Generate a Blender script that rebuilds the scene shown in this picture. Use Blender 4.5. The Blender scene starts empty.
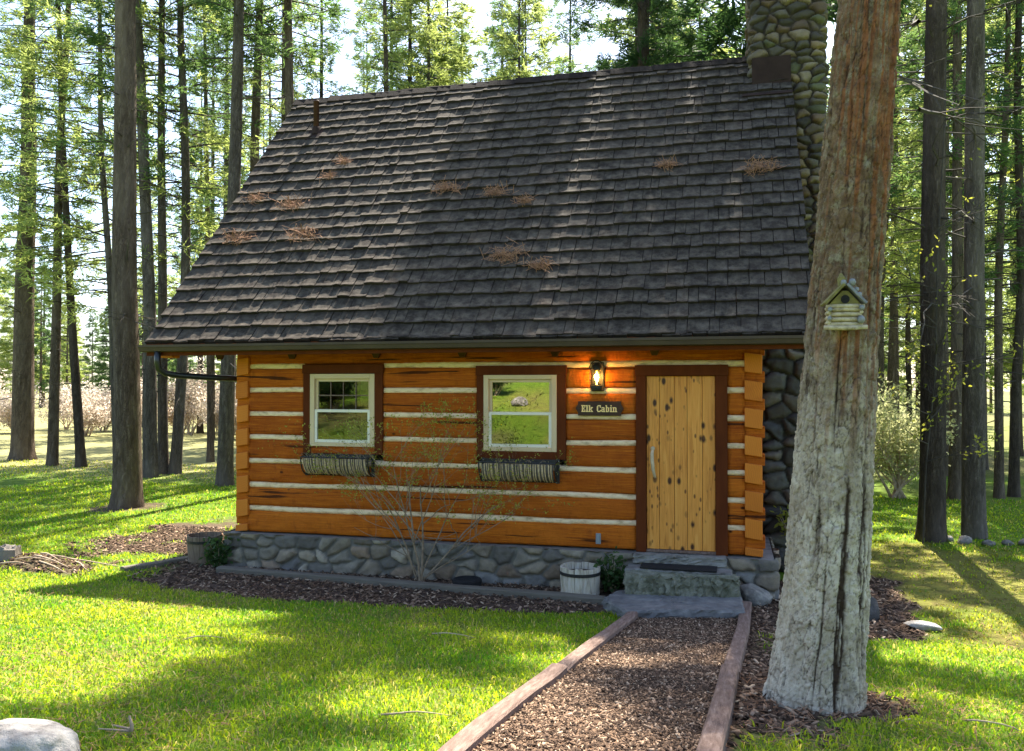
import bpy, math, random
import numpy as np
from mathutils import Matrix, Vector

R = math.radians
scn = bpy.context.scene
col = scn.collection

# ------------------------------------------------------------------ camera, sky, sun, exposure
SUN_EL, SUN_AZ = R(55.5), R(2.0)        # azimuth measured from +Y towards +X (the sun stands behind the cabin)
cam_d = bpy.data.cameras.new('camera')
cam_d.sensor_width = 36.0
cam_d.lens = 830.74 * 36.0 / 1024.0
cam_d.clip_start, cam_d.clip_end = 0.05, 2000.0
cam = bpy.data.objects.new('camera', cam_d)
cam.location = (6.356, -9.715, 1.909)
cam.rotation_euler = (R(90) + 0.013, 0, 0.258)
col.objects.link(cam)
scn.camera = cam

world = bpy.data.worlds.new('World')
scn.world = world
world.use_nodes = True
wn = world.node_tree
wn.nodes.clear()
wo = wn.nodes.new('ShaderNodeOutputWorld')
wb = wn.nodes.new('ShaderNodeBackground')
ws = wn.nodes.new('ShaderNodeTexSky')
ws.sky_type = 'NISHITA'
ws.sun_disc = False
ws.sun_elevation = SUN_EL
ws.sun_rotation = SUN_AZ
ws.air_density, ws.dust_density, ws.ozone_density = 0.9, 1.4, 1.0
wb.inputs['Strength'].default_value = 0.115
wn.links.new(ws.outputs[0], wb.inputs[0])
wn.links.new(wb.outputs[0], wo.inputs[0])

sun_d = bpy.data.lights.new('sun', 'SUN')
sun_d.energy = 5.0
sun_d.angle = R(0.53)
sun_d.color = (1.0, 0.93, 0.80)
sun = bpy.data.objects.new('sun', sun_d)
dvec = Vector((math.sin(SUN_AZ) * math.cos(SUN_EL), math.cos(SUN_AZ) * math.cos(SUN_EL), math.sin(SUN_EL)))
sun.rotation_euler = dvec.to_track_quat('Z', 'Y').to_euler()
sun.location = (0, 20, 40)
col.objects.link(sun)

vs = scn.view_settings
vs.view_transform = 'Standard'
vs.look = 'None'
vs.gamma = 1.0
vs.exposure = 2.05
scn.render.engine = 'CYCLES'
scn.cycles.max_bounces = 6
scn.cycles.diffuse_bounces = 3
scn.cycles.glossy_bounces = 3
scn.cycles.transmission_bounces = 4
scn.cycles.transparent_max_bounces = 6

# ------------------------------------------------------------------ helpers
rng = np.random.default_rng(11)
random.seed(11)


def tag(o, label=None, cat=None, group=None, kind=None):
    if label: o['label'] = label
    if cat: o['category'] = cat
    if group: o['group'] = group
    if kind: o['kind'] = kind
    return o


def empty(name, loc=(0, 0, 0), label=None, cat=None, group=None, rz=0.0):
    o = bpy.data.objects.new(name, None)
    o.location = loc
    o.rotation_euler = (0, 0, rz)
    o.empty_display_size = 0.2
    col.objects.link(o)
    return tag(o, label, cat, group)


def make_mesh(name, verts, faces=None, quads=None, tris=None, smooth=False, colors=None):
    me = bpy.data.meshes.new(name)
    verts = np.asarray(verts, dtype=np.float32).reshape(-1, 3)
    if faces is not None:
        me.from_pydata(verts.tolist(), [], faces)
    else:
        q = np.zeros((0, 4), np.int32) if quads is None else np.asarray(quads, np.int32).reshape(-1, 4)
        t = np.zeros((0, 3), np.int32) if tris is None else np.asarray(tris, np.int32).reshape(-1, 3)
        nl = q.size + t.size
        me.vertices.add(len(verts)); me.vertices.foreach_set('co', verts.ravel())
        me.loops.add(nl); me.loops.foreach_set('vertex_index', np.concatenate([q.ravel(), t.ravel()]))
        me.polygons.add(len(q) + len(t))
        st = np.concatenate([np.arange(len(q)) * 4, q.size + np.arange(len(t)) * 3]).astype(np.int32)
        me.polygons.foreach_set('loop_start', st)
        me.update(calc_edges=True)
    if smooth:
        me.polygons.foreach_set('use_smooth', np.ones(len(me.polygons), dtype=bool))
    if colors is not None:
        for an, c in colors.items():
            c = np.asarray(c, np.float32)
            if c.ndim == 1:
                a = me.attributes.new(an, 'FLOAT', 'POINT'); a.data.foreach_set('value', c)
            else:
                if c.shape[1] == 3: c = np.hstack([c, np.ones((len(c), 1), np.float32)])
                a = me.attributes.new(an, 'FLOAT_COLOR', 'POINT'); a.data.foreach_set('color', c.ravel())
    me.validate()
    return me


def obj(name, me, mat, parent=None, loc=(0, 0, 0), bevel=0.0, label=None):
    o = bpy.data.objects.new(name, me)
    if mat is not None and len(me.materials) == 0: me.materials.append(mat)
    o.location = loc
    if parent is not None: o.parent = parent
    col.objects.link(o)
    if bevel:
        b = o.modifiers.new('bevel', 'BEVEL'); b.width = bevel; b.segments = 2; b.limit_method = 'ANGLE'; b.angle_limit = R(40)
    if label: o['label'] = label
    return o


class MB:
    """collects primitive shapes into one mesh"""
    def __init__(s): s.v = []; s.f = []
    def add(s, vs_, fs):
        n = len(s.v); s.v += [tuple(p) for p in vs_]; s.f += [tuple(i + n for i in f) for f in fs]; return s
    def box(s, a, b, rot=None, piv=None):
        x0, y0, z0 = a; x1, y1, z1 = b
        P = [(x0, y0, z0), (x1, y0, z0), (x1, y1, z0), (x0, y1, z0), (x0, y0, z1), (x1, y0, z1), (x1, y1, z1), (x0, y1, z1)]
        if rot is not None:
            piv = Vector(piv if piv else ((x0 + x1) / 2, (y0 + y1) / 2, (z0 + z1) / 2))
            P = [tuple(piv + rot @ (Vector(p) - piv)) for p in P]
        return s.add(P, [(0, 3, 2, 1), (4, 5, 6, 7), (0, 1, 5, 4), (1, 2, 6, 5), (2, 3, 7, 6), (3, 0, 4, 7)])
    def tube(s, pts, rad, n=8, cap=True):
        pts = [Vector(p) for p in pts]
        if not hasattr(rad, '__len__'): rad = [rad] * len(pts)
        ring = []; V = []
        prev = None
        for i, p in enumerate(pts):
            t = (pts[min(i + 1, len(pts) - 1)] - pts[max(i - 1, 0)]).normalized()
            if prev is None:
                a = Vector((0, 0, 1)) if abs(t.z) < 0.9 else Vector((1, 0, 0))
                u = t.cross(a).normalized()
            else:
                u = (prev - t * prev.dot(t)).normalized()
            prev = u
            w = t.cross(u)
            for k in range(n):
                a = 2 * math.pi * k / n
                V.append(tuple(p + (u * math.cos(a) + w * math.sin(a)) * rad[i]))
        F = []
        for i in range(len(pts) - 1):
            for k in range(n):
                k2 = (k + 1) % n
                F.append((i * n + k, i * n + k2, (i + 1) * n + k2, (i + 1) * n + k))
        if cap:
            F.append(tuple(range(n - 1, -1, -1))); F.append(tuple((len(pts) - 1) * n + k for k in range(n)))
        return s.add(V, F)
    def lathe(s, prof, n=24, c=(0, 0, 0), a0=0.0, closed=False):
        V = []; F = []
        for r, z in prof:
            for k in range(n):
                a = a0 + 2 * math.pi * k / n
                V.append((c[0] + r * math.cos(a), c[1] + r * math.sin(a), c[2] + z))
        m = len(prof)
        for i in range(m if closed else m - 1):
            i2 = (i + 1) % m
            for k in range(n):
                k2 = (k + 1) % n
                F.append((i * n + k, i * n + k2, i2 * n + k2, i2 * n + k))
        if not closed:
            F.append(tuple(range(n - 1, -1, -1))); F.append(tuple((m - 1) * n + k for k in range(n)))
        return s.add(V, F)
    def prism(s, poly, y0, y1):     # polygon in x,z extruded along y
        n = len(poly)
        V = [(x, y0, z) for x, z in poly] + [(x, y1, z) for x, z in poly]
        F = [tuple(range(n)), tuple(range(2 * n - 1, n - 1, -1))] + [(i, i + n, (i + 1) % n + n, (i + 1) % n) for i in range(n)]
        return s.add(V, F)
    def build(s, name, mat, parent=None, loc=(0, 0, 0), smooth=False, bevel=0.0, label=None):
        me = make_mesh(name, s.v, faces=s.f, smooth=smooth)
        return obj(name, me, mat, parent, loc, bevel, label)


# --- numpy noise
def _hash(ix, iy, iz, seed):
    h = (ix.astype(np.int64) * 374761393 + iy.astype(np.int64) * 668265263 + iz.astype(np.int64) * 2147483647 + seed * 974711) & 0xFFFFFFFF
    h = ((h ^ (h >> 13)) * 1274126177) & 0xFFFFFFFF
    h = (h ^ (h >> 16)) & 0xFFFFFFFF
    h = (h * 2246822519) & 0xFFFFFFFF
    return ((h ^ (h >> 15)) & 0xFFFFFF) / float(0xFFFFFF)


def noise(x, y, z=0.0, seed=0):
    x, y, z = np.broadcast_arrays(np.asarray(x, float), np.asarray(y, float), np.asarray(z, float))
    ix, iy, iz = np.floor(x), np.floor(y), np.floor(z)
    fx, fy, fz = x - ix, y - iy, z - iz
    fx = fx * fx * (3 - 2 * fx); fy = fy * fy * (3 - 2 * fy); fz = fz * fz * (3 - 2 * fz)
    o = 0
    for dx in (0, 1):
        for dy in (0, 1):
            for dz in (0, 1):
                w = (fx if dx else 1 - fx) * (fy if dy else 1 - fy) * (fz if dz else 1 - fz)
                o = o + w * _hash(ix + dx, iy + dy, iz + dz, seed)
    return o * 2 - 1


def fbm(x, y, z=0.0, seed=0, oct_=4):
    o = 0; a = 1.0; t = 0
    for k in range(oct_):
        o = o + a * noise(np.asarray(x) * 2 ** k, np.asarray(y) * 2 ** k, np.asarray(z) * 2 ** k, seed + k * 7); t += a; a *= .5
    return o / t


def worley(u, v, seed=0, jit=0.85, per_u=None):
    """returns F1, F2-F1, cell random, second cell random for coordinates in cell units"""
    u, v = np.broadcast_arrays(np.asarray(u, float), np.asarray(v, float))
    iu, iv = np.floor(u), np.floor(v)
    f1 = np.full(u.shape, 9.0); f2 = np.full(u.shape, 9.0); idr = np.zeros(u.shape); idr2 = np.zeros(u.shape)
    z0 = np.zeros_like(iu)
    for dx in (-1, 0, 1):
        for dy in (-1, 0, 1):
            cu, cv = iu + dx, iv + dy
            hu = np.mod(cu, per_u) if per_u else cu
            px = cu + .5 + (_hash(hu, cv, z0, seed) - .5) * jit
            py = cv + .5 + (_hash(hu, cv, z0 + 1, seed) - .5) * jit
            d = np.maximum(np.hypot(u - px, v - py), 0)
            r1 = _hash(hu, cv, z0 + 2, seed); r2 = _hash(hu, cv, z0 + 3, seed)
            n1 = d < f1
            f2 = np.where(n1, f1, np.minimum(f2, d))
            idr = np.where(n1, r1, idr); idr2 = np.where(n1, r2, idr2)
            f1 = np.where(n1, d, f1)
    return f1, f2 - f1, idr, idr2


def sstep(a, b, x):
    t = np.clip((np.asarray(x, float) - a) / (b - a), 0, 1)
    return t * t * (3 - 2 * t)


def grid_quads(nu, nv, wrap_u=False):
    """vertex (i,j) -> j*nu+i"""
    i = np.arange(nu if wrap_u else nu - 1); j = np.arange(nv - 1)
    I, J = np.meshgrid(i, j)
    I2 = (I + 1) % nu
    return np.stack([J * nu + I, J * nu + I2, (J + 1) * nu + I2, (J + 1) * nu + I], -1).reshape(-1, 4)


# --- materials
class Mat:
    def __init__(s, name, rough=0.8, spec=0.3):
        s.m = bpy.data.materials.new(name); s.m.use_nodes = True
        s.nt = s.m.node_tree; s.b = s.nt.nodes['Principled BSDF']; s.out = s.nt.nodes['Material Output']
        s.b.inputs['Roughness'].default_value = rough
        s.b.inputs['Specular IOR Level'].default_value = spec
    def n(s, t, **k):
        nd = s.nt.nodes.new(t)
        for a, v in k.items(): setattr(nd, a, v)
        return nd
    def l(s, a, b): s.nt.links.new(a, b)
    def coords(s, scale=(1, 1, 1), kind='Object'):
        tc = s.n('ShaderNodeTexCoord'); mp = s.n('ShaderNodeMapping'); mp.inputs['Scale'].default_value = scale
        s.l(tc.outputs[kind], mp.inputs['Vector']); return mp.outputs[0]
    def noise(s, vec, scale=5, detail=5, rough=.6, dist=0.0):
        nd = s.n('ShaderNodeTexNoise'); nd.inputs['Scale'].default_value = scale; nd.inputs['Detail'].default_value = detail
        nd.inputs['Roughness'].default_value = rough; nd.inputs['Distortion'].default_value = dist
        if vec is not None: s.l(vec, nd.inputs['Vector'])
        return nd.outputs['Fac']
    def ramp(s, fac, stops):
        r = s.n('ShaderNodeValToRGB'); e = r.color_ramp.elements
        while len(e) < len(stops): e.new(0.5)
        for i, (p, c) in enumerate(stops):
            e[i].position = p; e[i].color = (*c, 1) if hasattr(c, '__len__') else (c, c, c, 1)
        s.l(fac, r.inputs[0]); return r.outputs[0]
    def mix(s, fac, a, b, mode='MIX'):
        x = s.n('ShaderNodeMix', data_type='RGBA', blend_type=mode)
        for sock, v in ((x.inputs[0], fac), (x.inputs[6], a), (x.inputs[7], b)):
            if hasattr(v, 'links'): s.l(v, sock)
            elif hasattr(v, '__len__'): sock.default_value = (*v[:3], 1)
            else: sock.default_value = v
        return x.outputs[2]
    def math(s, op, a, b=0.0):
        x = s.n('ShaderNodeMath', operation=op)
        for sock, v in zip(x.inputs, (a, b)):
            if hasattr(v, 'links'): s.l(v, sock)
            else: sock.default_value = v
        return x.outputs[0]
    def attr(s, name, out='Color'):
        a = s.n('ShaderNodeAttribute', attribute_name=name); return a.outputs[out]
    def island(s):
        return s.n('ShaderNodeNewGeometry').outputs['Random Per Island']
    def objrand(s):
        return s.n('ShaderNodeObjectInfo').outputs['Random']
    def color(s, c):
        if hasattr(c, 'links'): s.l(c, s.b.inputs['Base Color'])
        else: s.b.inputs['Base Color'].default_value = (*c, 1)
        return s
    def bump(s, h, strength=.4, dist=.02):
        b = s.n('ShaderNodeBump'); b.inputs['Strength'].default_value = strength; b.inputs['Distance'].default_value = dist
        s.l(h, b.inputs['Height']); s.l(b.outputs[0], s.b.inputs['Normal']); return s
    def translucent(s, c, amount):
        t = s.n('ShaderNodeBsdfTranslucent'); mx = s.n('ShaderNodeMixShader'); mx.inputs[0].default_value = amount
        if hasattr(c, 'links'): s.l(c, t.inputs['Color'])
        else: t.inputs['Color'].default_value = (*c, 1)
        s.l(s.b.outputs[0], mx.inputs[1]); s.l(t.outputs[0], mx.inputs[2]); s.l(mx.outputs[0], s.out.inputs[0]); return s


M = {}
def noisy(name, c1, c2, scale=6, sc=(1, 1, 1), rough=.8, bump=.3, dist=.01, spec=.3, c3=None, metallic=0.0):
    a = Mat(name, rough, spec)
    v = a.coords(sc)
    f = a.noise(v, scale, 6, .65)
    stops = [(.3, c1), (.7, c2)] if c3 is None else [(.28, c1), (.5, c2), (.72, c3)]
    a.color(a.ramp(f, stops))
    if bump: a.bump(a.noise(v, scale * 3, 5, .7), bump, dist)
    a.b.inputs['Metallic'].default_value = metallic
    M[name] = a.m
    return a

noisy('black_iron', (.012, .011, .010), (.03, .027, .024), 20, rough=.5, spec=.4, bump=.1)
noisy('brown_metal', (.058, .040, .027), (.085, .06, .04), 3, rough=.6, spec=.15, bump=0)
noisy('black_metal', (.008, .008, .009), (.014, .014, .015), 4, rough=.35, spec=.5, bump=0)
noisy('dark_wood_trim', (.075, .016, .004), (.125, .030, .007), 5, (1, 1, .25), spec=.12, rough=.8, bump=.25, dist=.004)
noisy('soffit_wood', (.05, .02, .008), (.09, .035, .012), 4, rough=.8)
noisy('tan_vinyl', (.58, .42, .25), (.64, .48, .30), 2, rough=.45, bump=0, spec=.4)
noisy('white_vinyl', (.74, .66, .55), (.80, .72, .61), 2, rough=.4, bump=0, spec=.4)
noisy('chinking', (.38, .24, .13), (.82, .60, .38), 7, (1, 1, 2.5), rough=.9, bump=.8, dist=.01, c3=(.90, .71, .48))
noisy('soil', (.025, .016, .010), (.07, .045, .03), 25, rough=.95, bump=.8, dist=.02)
noisy('rubber', (.010, .009, .009), (.022, .02, .019), 60, rough=.95, bump=.6, dist=.004)
noisy('grey_plastic', (.22, .24, .25), (.27, .29, .30), 3, rough=.5, bump=0)
noisy('slate_blue', (.085, .08, .078), (.15, .142, .135), 6, rough=.7, bump=.7, dist=.015, c3=(.24, .225, .205))
noisy('slate_grey', (.10, .095, .085), (.20, .185, .165), 7, rough=.75, bump=.5, dist=.012, c3=(.27, .25, .22))
noisy('mossy_stone', (.075, .078, .045), (.17, .165, .115), 11, rough=.9, bump=.9, dist=.02, c3=(.29, .275, .215))
noisy('rock_dark', (.04, .036, .034), (.09, .083, .078), 7, rough=.9, bump=.9, dist=.03)
noisy('granite_pale', (.15, .13, .115), (.42, .385, .34), 9, rough=.85, bump=1.0, dist=.03, c3=(.60, .56, .50))
noisy('rock_grey', (.09, .082, .073), (.21, .19, .165), 7, rough=.9, bump=.9, dist=.03, c3=(.36, .325, .275))
noisy('timber_red', (.085, .052, .038), (.18, .115, .088), 7, (6, .6, 6), rough=.85, bump=.8, dist=.01, c3=(.28, .20, .16))
noisy('timber_grey', (.10, .085, .065), (.17, .145, .11), 6, (.6, 6, 6), rough=.9, bump=.5, dist=.006)
noisy('stave_white', (.20, .165, .12), (.50, .43, .33), 6, (5, 5, .7), rough=.85, bump=.4, dist=.005, c3=(.58, .55, .48))
noisy('stave_brown', (.12, .085, .055), (.25, .185, .13), 6, (5, 5, .7), rough=.9, bump=.5, dist=.006)
noisy('twig_bark', (.26, .185, .12), (.50, .385, .27), 14, rough=.85, bump=.3, dist=.003)
noisy('shrub_bark', (.15, .105, .065), (.34, .25, .165), 14, rough=.85, bump=.3, dist=.003)
noisy('dead_branch', (.035, .028, .022), (.085, .07, .055), 6, rough=.9, bump=0)
noisy('basket_coir', (.34, .22, .12), (.78, .60, .38), 12, (8, 8, 1), rough=.95, bump=.5, dist=.004)
noisy('needle_litter', (.16, .07, .03), (.36, .19, .10), 30, rough=.9, bump=0)
noisy('sign_wood', (.035, .014, .007), (.06, .024, .011), 6, (1, 1, 6), rough=.55, bump=.2, dist=.003)
noisy('sign_letter', (.95, .62, .25), (.98, .68, .30), 4, rough=.6, bump=0)
noisy('bird_green', (.10, .085, .025), (.24, .20, .055), 22, rough=.8, bump=.3, dist=.003)
noisy('bird_stick', (.20, .155, .09), (.46, .37, .23), 24, rough=.9, bump=.6, dist=.004, c3=(.60, .50, .34))
noisy('bird_stone', (.10, .10, .11), (.28, .275, .27), 18, rough=.7, bump=.3, dist=.003)
noisy('interior', (.03, .024, .018), (.06, .045, .03), 3, rough=.9, bump=0)
noisy('lead_flashing', (.026, .016, .014), (.042, .026, .022), 5, rough=.85, spec=.08, bump=0)
noisy('vent_brown', (.06, .028, .02), (.09, .04, .03), 5, rough=.5, bump=0)
noisy('bare_wood_stump', (.10, .085, .07), (.24, .21, .175), 8, (1, 1, .4), rough=.95, bump=.7, dist=.02)

# hewn log timber
a = Mat('hewn_log', .75, .15)
v = a.coords((1, 1, 1)); vl = a.coords((.35, 3, 9))
g = a.noise(vl, 6, 7, .7, .6); blotch = a.noise(v, 2.2, 4, .6)
c = a.ramp(g, [(.25, (.10, .016, .002)), (.42, (.36, .072, .005)), (.58, (.53, .135, .009)), (.78, (.74, .24, .018))])
c = a.mix(a.ramp(blotch, [(.30, .10), (.70, .62)]), c, a.mix(a.objrand(), (.19, .026, .003), (.60, .165, .012)))
vor = a.n('ShaderNodeTexVoronoi'); vor.inputs['Scale'].default_value = 3.1; a.l(a.coords((1, .5, 1.6)), vor.inputs['Vector'])
c = a.mix(a.ramp(vor.outputs['Distance'], [(.045, .92), (.10, 0.0)]), c, (.04, .010, .003))
c = a.mix(a.ramp(a.noise(a.coords((1.2, 3, 26)), 5, 6, .75, .3), [(.52, 0), (.68, .55)]), c, (.13, .028, .005))
c = a.mix(a.ramp(a.noise(a.coords((3.2, 1, 1.4)), 3, 4, .6), [(.58, 0), (.74, .5)]), c, (.17, .036, .006))
chk = a.n('ShaderNodeTexNoise'); chk.inputs['Scale'].default_value = 1.0; chk.inputs['Detail'].default_value = 3; a.l(a.coords((.55, 1, 14)), chk.inputs['Vector'])
c = a.mix(a.ramp(chk.outputs['Fac'], [(.35, .9), (.372, 0.0)]), c, (.045, .011, .003))
a.color(c).bump(a.math('ADD', a.noise(vl, 9, 6, .7), a.math('MULTIPLY', a.noise(a.coords((5, 1, 2.2)), 2.6, 3, .5), 2.2)), .75, .016)
M['log'] = a.m
# log end grain
a = Mat('log_end', .65, .25)
v = a.coords((1, 1, 1))
w = a.n('ShaderNodeTexWave', wave_type='RINGS', rings_direction='Y'); w.inputs['Scale'].default_value = 14; w.inputs['Distortion'].default_value = 5; w.inputs['Detail'].default_value = 3
a.l(v, w.inputs['Vector'])
c = a.mix(a.ramp(w.outputs['Fac'], [(.2, 0), (.9, .28)]), (.60, .175, .016), (.34, .075, .007))
c = a.mix(a.ramp(a.noise(v, 3, 4), [(.35, 0), (.7, .8)]), c, a.mix(a.objrand(), (.34, .075, .007), (.66, .215, .022)))
a.color(c).bump(w.outputs['Fac'], .15, .004)
M['log_end'] = a.m
# pine door planks
a = Mat('door_pine', .5, .35)
vg = a.coords((9, 3, .55)); v = a.coords((1, 1, 1))
isl = a.island()
mp = a.n('ShaderNodeVectorMath', operation='ADD'); cmb = a.n('ShaderNodeCombineXYZ')
a.l(a.math('MULTIPLY', isl, 17.0), cmb.inputs[2]); a.l(vg, mp.inputs[0]); a.l(cmb.outputs[0], mp.inputs[1])
g = a.noise(mp.outputs[0], 3, 6, .6, 1.2)
c = a.ramp(g, [(.25, (.42, .135, .018)), (.5, (.74, .295, .050)), (.75, (.84, .41, .09))])
c = a.mix(a.math('MULTIPLY', isl, .35), c, (.52, .19, .03))
vor = a.n('ShaderNodeTexVoronoi'); vor.inputs['Scale'].default_value = 7.2; vor.inputs['Randomness'].default_value = 1; a.l(a.coords((1.15, .3, .62)), vor.inputs['Vector'])
kn = a.noise(v, 2.1, 2)
kf = a.math('MULTIPLY', a.ramp(vor.outputs['Distance'], [(.13, 1.0), (.25, 0.0)]), a.ramp(kn, [(.34, 0), (.46, 1.0)]))
c = a.mix(kf, c, (.055, .016, .005))
vor2 = a.n('ShaderNodeTexVoronoi'); vor2.inputs['Scale'].default_value = 15; a.l(a.coords((1.1, .3, .5)), vor2.inputs['Vector'])
kf2 = a.math('MULTIPLY', a.ramp(vor2.outputs['Distance'], [(.13, .85), (.24, 0.0)]), a.ramp(a.noise(v, 3.3, 2), [(.44, 0), (.54, 1.0)]))
c = a.mix(kf2, c, (.10, .03, .008))
a.color(c).bump(g, .15, .004)
M['door'] = a.m
# cedar shakes
a = Mat('cedar_shake', .9, .12)
isl = a.island()
vs_ = a.coords((14, 1.2, 1.2))
g = a.noise(vs_, 4, 6, .7)
c = a.ramp(isl, [(0, (.010, .0070, .0058)), (.35, (.0155, .0112, .0095)), (.65, (.021, .0155, .013)), (.9, (.031, .023, .019)), (1, (.044, .030, .022))])
c = a.mix(a.ramp(g, [(.3, 0), (.75, .7)]), c, a.mix(.5, c, (.045, .034, .028)))
butt_lit = a.math('MULTIPLY', a.math('POWER', a.attr('sunlit_butt', 'Fac'), 1.6), a.ramp(a.noise(a.coords(), 9, 4, .7), [(.38, .08), (.68, .60)]))
c = a.mix(butt_lit, c, (.20, .165, .125))  # paler tone paints sun highlights along the shake butt edges
a.color(c).bump(a.noise(vs_, 7, 6, .75), .6, .012)
M['shake'] = a.m
# stone (colour per stone from the mesh)
a = Mat('field_stone', .8, .3)
v = a.coords()
c = a.mix(a.ramp(a.noise(v, 14, 6, .7), [(.3, 0), (.7, 1)]), a.mix(.35, a.attr('Col'), (.03, .03, .03)), a.attr('Col'))
a.color(c).bump(a.noise(v, 18, 7, .75), .9, .02)
M['stone'] = a.m
# bark for forest trees
def bark(name, dark, mid, light, sc=1.0):
    a = Mat(name, .95, .15)
    v = a.coords((7 * sc, 7 * sc, 1.3 * sc))
    n1 = a.noise(v, 2.2, 6, .7, .4)
    vor = a.n('ShaderNodeTexVoronoi', feature='DISTANCE_TO_EDGE'); vor.inputs['Scale'].default_value = 2.4
    vm = a.n('ShaderNodeVectorMath', operation='ADD'); a.l(v, vm.inputs[0])
    n1w = a.math('MULTIPLY', a.noise(v, 1.1, 5, .75, .8), 4.0); cb = a.n('ShaderNodeCombineXYZ'); a.l(n1w, cb.inputs[0]); a.l(n1w, cb.inputs[1]); a.l(a.math('MULTIPLY', n1w, .6), cb.inputs[2]); a.l(cb.outputs[0], vm.inputs[1]); a.l(vm.outputs[0], vor.inputs['Vector'])
    c = a.ramp(n1, [(.3, dark), (.5, mid), (.72, light)])
    c = a.mix(a.ramp(vor.outputs['Distance'], [(.01, .75), (.13, 0)]), c, tuple(x * .5 for x in dark))
    c = a.mix(a.ramp(a.noise(a.coords((1, 1, .4)), 1.4, 4), [(.45, 0), (.7, .55)]), c, light)
    a.color(c).bump(a.math('ADD', vor.outputs['Distance'], a.math('MULTIPLY', n1, .6)), .9, .05)
    M[name] = a.m
bark('bark_brown', (.075, .052, .036), (.155, .112, .080), (.27, .21, .155))
bark('bark_grey', (.070, .054, .042), (.14, .112, .09), (.27, .225, .185))
bark('bark_dark', (.048, .034, .026), (.090, .066, .050), (.16, .125, .10))
# the big near trunk: pale lichened plates low down, brown with rusty fissures higher up
a = Mat('bark_near', .95, .15)
v = a.coords((1, 1, 1)); vv = a.coords((6, 6, 1.6))
sep = a.n('ShaderNodeSeparateXYZ'); tc = a.n('ShaderNodeTexCoord'); a.l(tc.outputs['Object'], sep.inputs[0])
n1 = a.noise(v, 9, 7, .75); n2 = a.noise(vv, 2.0, 5, .7); n3 = a.noise(v, 42, 4, .7)
hz = a.math('ADD', sep.outputs[2], a.math('MULTIPLY', a.math('SUBTRACT', n2, .5), 2.2))
hi = a.n('ShaderNodeMapRange'); hi.inputs[1].default_value = 1.0; hi.inputs[2].default_value = 2.5; a.l(hz, hi.inputs[0]); hi = hi.outputs[0]
low = a.ramp(n1, [(.30, (.22, .165, .11)), (.46, (.47, .39, .29)), (.68, (.66, .575, .45))])
upp = a.ramp(n1, [(.28, (.07, .040, .022)), (.5, (.16, .098, .055)), (.72, (.27, .185, .115))])
upp = a.mix(a.ramp(a.noise(v, 14, 5, .7), [(.50, 0), (.66, .75)]), upp, (.30, .26, .17))
low = a.mix(a.ramp(a.noise(a.coords((2.2, 2.2, .9)), 2.0, 5, .65), [(.42, 0), (.68, .62)]), low, (.27, .205, .135))
c = a.mix(hi, low, upp)
c = a.mix(a.ramp(n3, [(.56, 0), (.70, .75)]), c, a.mix(hi, (.13, .115, .085), (.06, .045, .03)))
c = a.mix(a.attr('rust', 'Fac'), c, a.ramp(n1, [(.3, (.085, .034, .016)), (.5, (.20, .078, .032)), (.7, (.31, .125, .05))]))
c = a.mix(a.attr('crack', 'Fac'), c, (.045, .028, .018))
a.color(c).bump(a.math('ADD', n1, a.math('MULTIPLY', n3, .4)), .7, .018)
M['bark_near'] = a.m
# foliage
def leafmat(name, lo, hi, tr, amt=.5, rough=.6):
    a = Mat(name, rough, .25)
    isl = a.island()
    c = a.mix(isl, lo, hi)
    c = a.mix(a.math('MULTIPLY', a.objrand(), .4), c, tuple(x * .6 for x in lo))
    a.color(c)
    a.translucent(a.mix(isl, tuple(x * .6 for x in tr), tr), amt)
    M[name] = a.m
leafmat('needles_dark', (.020, .045, .018), (.045, .085, .030), (.10, .20, .05), .42)
leafmat('needles_mid', (.022, .055, .020), (.055, .105, .036), (.20, .33, .085), .50)
leafmat('needles_bright', (.036, .075, .022), (.09, .135, .038), (.54, .64, .17), .62)
leafmat('leaf_spring', (.18, .21, .03), (.30, .31, .05), (.60, .60, .08), .5)
leafmat('bush_pale', (.24, .27, .11), (.38, .40, .20), (.80, .80, .40), .6)
leafmat('blossom', (.42, .33, .26), (.64, .54, .44), (.80, .68, .55), .6)
leafmat('leaf_dark', (.025, .055, .015), (.055, .11, .03), (.12, .22, .04), .35)
# grass blades: colour carried by each blade
a = Mat('grass_blade', .55, .25)
cc = a.attr('Col'); a.color(cc); a.translucent(a.mix(1.0, cc, (2.1, 2.0, .9), 'MULTIPLY'), .5)
M['grass'] = a.m
# chips: colour per chip
a = Mat('wood_chip', .9, .2)
a.color(a.ramp(a.island(), [(0, (.032, .019, .012)), (.4, (.082, .049, .030)), (.75, (.175, .108, .066)), (.93, (.33, .22, .145)), (1, (.50, .37, .25))]))
M['chip'] = a.m
# ground
a = Mat('ground', .95, .1)
v = a.coords()
n1 = a.noise(v, 1.1, 5, .65); n2 = a.noise(v, 22, 6, .7); n3 = a.noise(v, 5.5, 6, .7)
lawn = a.ramp(n3, [(.3, (.06, .115, .008)), (.55, (.11, .18, .014)), (.75, (.19, .22, .03))])
moss = a.ramp(n3, [(.3, (.10, .07, .03)), (.5, (.17, .15, .035)), (.7, (.19, .20, .035))])
dirt = a.ramp(n2, [(.3, (.045, .028, .020)), (.55, (.10, .066, .048)), (.75, (.19, .13, .10))])
mead = a.ramp(n3, [(.3, (.16, .15, .06)), (.55, (.25, .24, .10)), (.75, (.34, .31, .18))])
c = a.mix(a.attr('moss', 'Fac'), lawn, moss)
c = a.mix(a.attr('meadow', 'Fac'), c, mead)
c = a.mix(a.attr('dirt', 'Fac'), c, dirt)
a.color(c).bump(n2, .7, .03)
M['ground'] = a.m
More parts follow.
